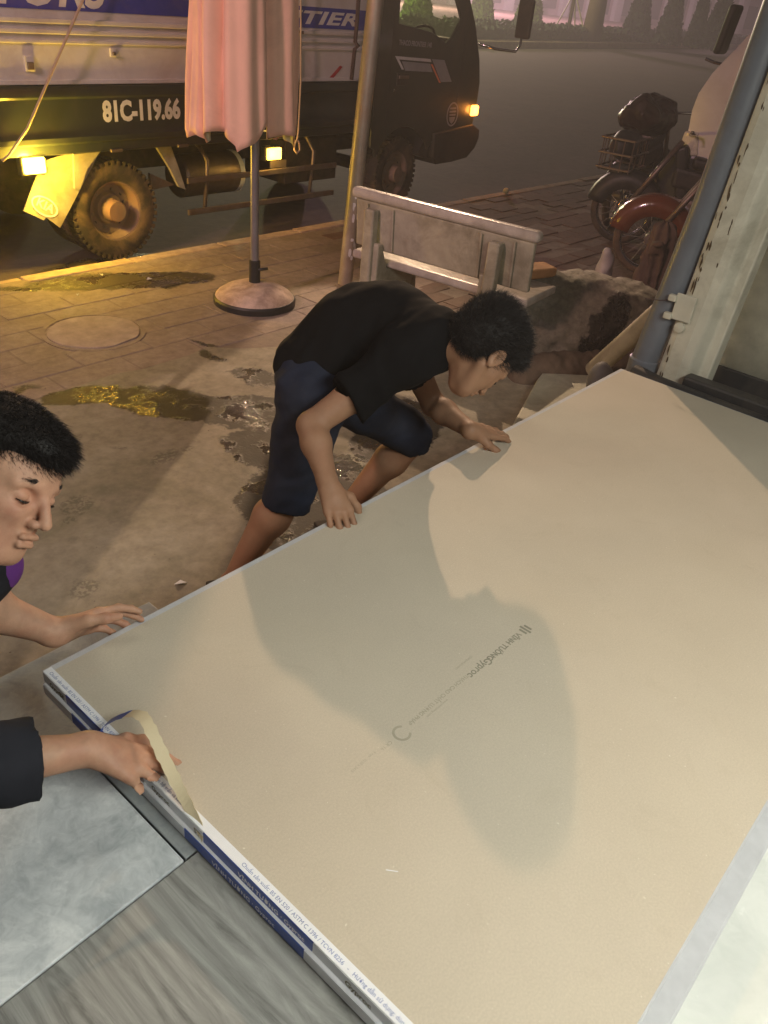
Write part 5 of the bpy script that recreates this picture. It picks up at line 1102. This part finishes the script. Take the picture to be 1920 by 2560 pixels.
# shorts
st = SDF()
st.cap(J['pel'] + v3(-.015, .0, -.03), J['pel'] + v3(.04, -.02, .02), .130, .125, .04)
for q in 'RL':
    hp, kn = J['hp' + q], J['kn' + q]; st.cap(hp, lerp(hp, kn, .5), .108, .092, .05).flat(lerp(hp, kn, .4), lerp(hp, kn, 1.10 if q == 'R' else 1.03), .094, .078, .03)
st.disp(folds(J, .006, J['hpR'], J['knR'])).disp(wrink(.005, 26, 61)).disp(wrink(.0025, 64, 62))
sdf_obj('shorts', st, [((1.3, 1.3, .25), (2.3, 2.0, 1.0), .0085)], M['shorts_navy'], man)
for q in 'RL':
    an = J['an' + q]; MB().plate([(an[0] + x, an[1] + y) for x, y in ((-.06, .10), (-.09, .03), (-.02, -.03), (.14, -.15), (.21, -.17), (.22, -.11), (.17, -.06), (.05, .05))], [], .004, .022, lambda u, v, d: (u, v, d)).build('sandal', M['sandal'], man, bevel=.006)

# ------------------------------------------------------------------ crouching man at the left end of the board
r_ = v3(.662, -.744, .09); u_ = v3(.361, .422, .832); w_ = v3(.657, .518, -.548)
fw = unit(.86 * r_ - .36 * u_ - .22 * w_); H2 = frame(fw, .86 * u_ + .40 * r_)
B = dict(hd=(.430, 1.118, 1.098), nek=(.372, 1.285, .965), shR=(.185, 1.17, .915), shL=(0.439, 1.33, 0.812), elR=(.165, .995, .745), wrR=(.425, .908, .668), elL=(.395, 1.335, .76), wrL=(.548, 1.248, .632),
         che=(.28, 1.35, .85), spi=(.16, 1.50, .69), pel=(.06, 1.62, .52), hpR=(-.02, 1.58, .48), hpL=(.14, 1.72, .48), knR=(.25, 1.17, .57), knL=(.43, 1.50, .52), anR=(.13, 1.30, .375), anL=(.28, 1.45, .375))
K = {k: np.array(v) for k, v in B.items()}
man2 = empty('person', (.1, 1.4, .305), 'crouching man in dark shirt with purple collar at the left end of the board', 'person')
s = SDF()
s.cap(K['nek'], lerp(K['nek'], K['hd'], .7), .058, .056, .03).cap(K['che'], K['nek'], .11, .06, .05); head(s, K['hd'], H2)
for q in 'RL':
    sh_, el, wr = K['sh' + q], K['el' + q], K['wr' + q]
    s.cap(sh_, el, .052, .040, .03).cap(el, lerp(el, wr, .35), .041, .043, .02).cap(lerp(el, wr, .35), wr, .043, .0265, .02)
s.cap(K['shR'], K['shL'], .07, .07, .05).cap(K['pel'], K['spi'], .12, .11, .05).cap(K['spi'], K['che'], .11, .12, .05)
for q in 'RL':
    s.cap(K['hp' + q], K['kn' + q], .075, .05, .03).cap(K['kn' + q], K['an' + q], .05, .035, .03); ft = K['an' + q] + v3(.10, -.11, -.04); s.cap(K['an' + q] + v3(-.02, .02, -.035), ft, .032, .024, .02)
hand(s, K['wrR'], (.60, -.70, -.36), (.28, -.22, .93), True, [(8, 14, 8), (10, 18, 10), (14, 22, 12), (30, 30, 18)], [(.62, .75, .12), (.80, .50, .25), (.93, .25, .25)], size=1.02, spread=.10)
hand(s, K['wrL'], (.95, -.06, -.10), (-.08, .90, .42), False, [(8, 22, 14), (12, 28, 16), (16, 34, 18), (20, 36, 20)], [(.70, .62, .30), (.90, .30, .42), (.96, .02, .22)], size=1.0, spread=.03)
bx = [((-.2, .9, .28), (.62, 1.95, .98), .012), ((.12, .82, .60), (.62, 1.06, .80), .0042), ((.33, 1.10, .55), (.72, 1.42, .84), .0042), ((.26, .92, .92), (.64, 1.36, 1.29), .0038)]
sdf_obj('body', s, bx, M['skin2'], man2); eyes(K['hd'], H2, man2)
hc = SDF(); g2 = lambda x, y, z: K['hd'] + H2 @ np.array([x, y, z], float)
hc.ell(g2(-.020, 0, .062), (.094, .077, .075), H2, .03).ell(g2(.034, 0, .084), (.073, .060, .041), H2, .03).ell(g2(-.065, 0, .0), (.043, .061, .066), H2, .03)
hc.cut(g2(.084, 0, .036), H2 @ np.array([.72, 0, -.70])).cut(g2(.042, 0, -.006), H2 @ np.array([.75, 0, -.8])).cut(g2(-.02, 0, -.07), H2 @ np.array([0, 0, -1.])).disp(wrink(.003, 70, 43))
hair('hair', hc, None, K['hd'], H2, (.20, .87, .92), (.70, 1.40, 1.34), M['hair'], man2, 30000, .019, lambda L: (.75, 0, -.25), 3)
stubble('side_hair', s, K['hd'], H2, (.26, .92, .95), (.64, 1.36, 1.22), lambda L: (1.0 if L[2] > .012 and L[0] < .045 + .5 * (L[2] - .012) else .55 if (L[0] < .02 and L[2] > -.03) else .0) if L[2] < .07 and abs(L[1]) > .03 else 0, .006, M['hair'], man2, 9000)
sh = SDF()
sh.cap(K['pel'], K['spi'], .155, .145, .05).cap(K['spi'], K['che'], .145, .150, .05).cap(K['che'], lerp(K['che'], K['nek'], .72), .14, .088, .05).cap(K['shR'], K['shL'], .084, .084, .06)
sh.cap(K['shR'], K['elR'], .076, .066, .04).flat(K['elR'], lerp(K['elR'], K['wrR'], .66), .068, .064, .03).flat(K['shL'], lerp(K['shL'], K['elL'], .8), .070, .068, .04)
sh.disp(folds(K, .006, K['shR'], K['elR'])).disp(wrink(.005, 26, 71)).disp(wrink(.0022, 70, 72))
so = sdf_obj('t_shirt', sh, [((-.2, .85, .35), (.64, 1.95, 1.1), .009)], M['shirt_dark'], man2)
cl = SDF().cap(lerp(K['che'], K['nek'], .80), lerp(K['che'], K['nek'], 1.08), .082, .068, .02).cap(K['nek'] + v3(.03, .03, -.03), K['shL'] + v3(.02, -.02, .01), .06, .072, .04).cut(lerp(K['che'], K['nek'], 1.06), K['nek'] - K['che']).disp(wrink(.003, 40, 73))
sdf_obj('collar', cl, [((.2, 1.1, .75), (.66, 1.6, 1.08), .007)], M['purple'], so)
tr = SDF().cap(K['pel'], K['pel'] + v3(.03, -.03, .03), .15, .14, .04)
for q in 'RL': tr.cap(K['hp' + q], K['kn' + q], .105, .075, .04).cap(K['kn' + q], K['an' + q], .072, .055, .03)
tr.disp(wrink(.005, 28, 81)); sdf_obj('trousers', tr, [((-.25, 1.0, .30), (.62, 1.95, .75), .011)], M['trousers'], man2)
for q in 'RL':
    an = K['an' + q]; MB().plate([(an[0] + x, an[1] + y) for x, y in ((-.05, .07), (-.07, .02), (.06, -.14), (.12, -.15), (.14, -.10), (.02, .06))], [], .307, .322, lambda u, v, d: (u, v, d)).build('sandal', M['sandal'], man2, bevel=.005)
# ------------------------------------------------------------------ haze volume added over the street for lamp glow and a veil
hz, t, b = nt('glow_haze'); t.nodes.remove(b)
pv = N(t, 'ShaderNodeVolumePrincipled'); pv.inputs['Color'].default_value = (.92, .90, .92, 1); pv.inputs['Density'].default_value = .0065; pv.inputs['Anisotropy'].default_value = .45
t.links.new(pv.outputs[0], t.nodes['Material Output'].inputs['Volume'])
o = MB().box(-402, 602, -302, 602, -1.4, 14.0).build('haze', hz); o['kind'] = 'stuff'; tag(o, 'thin haze added over the whole street', 'haze')
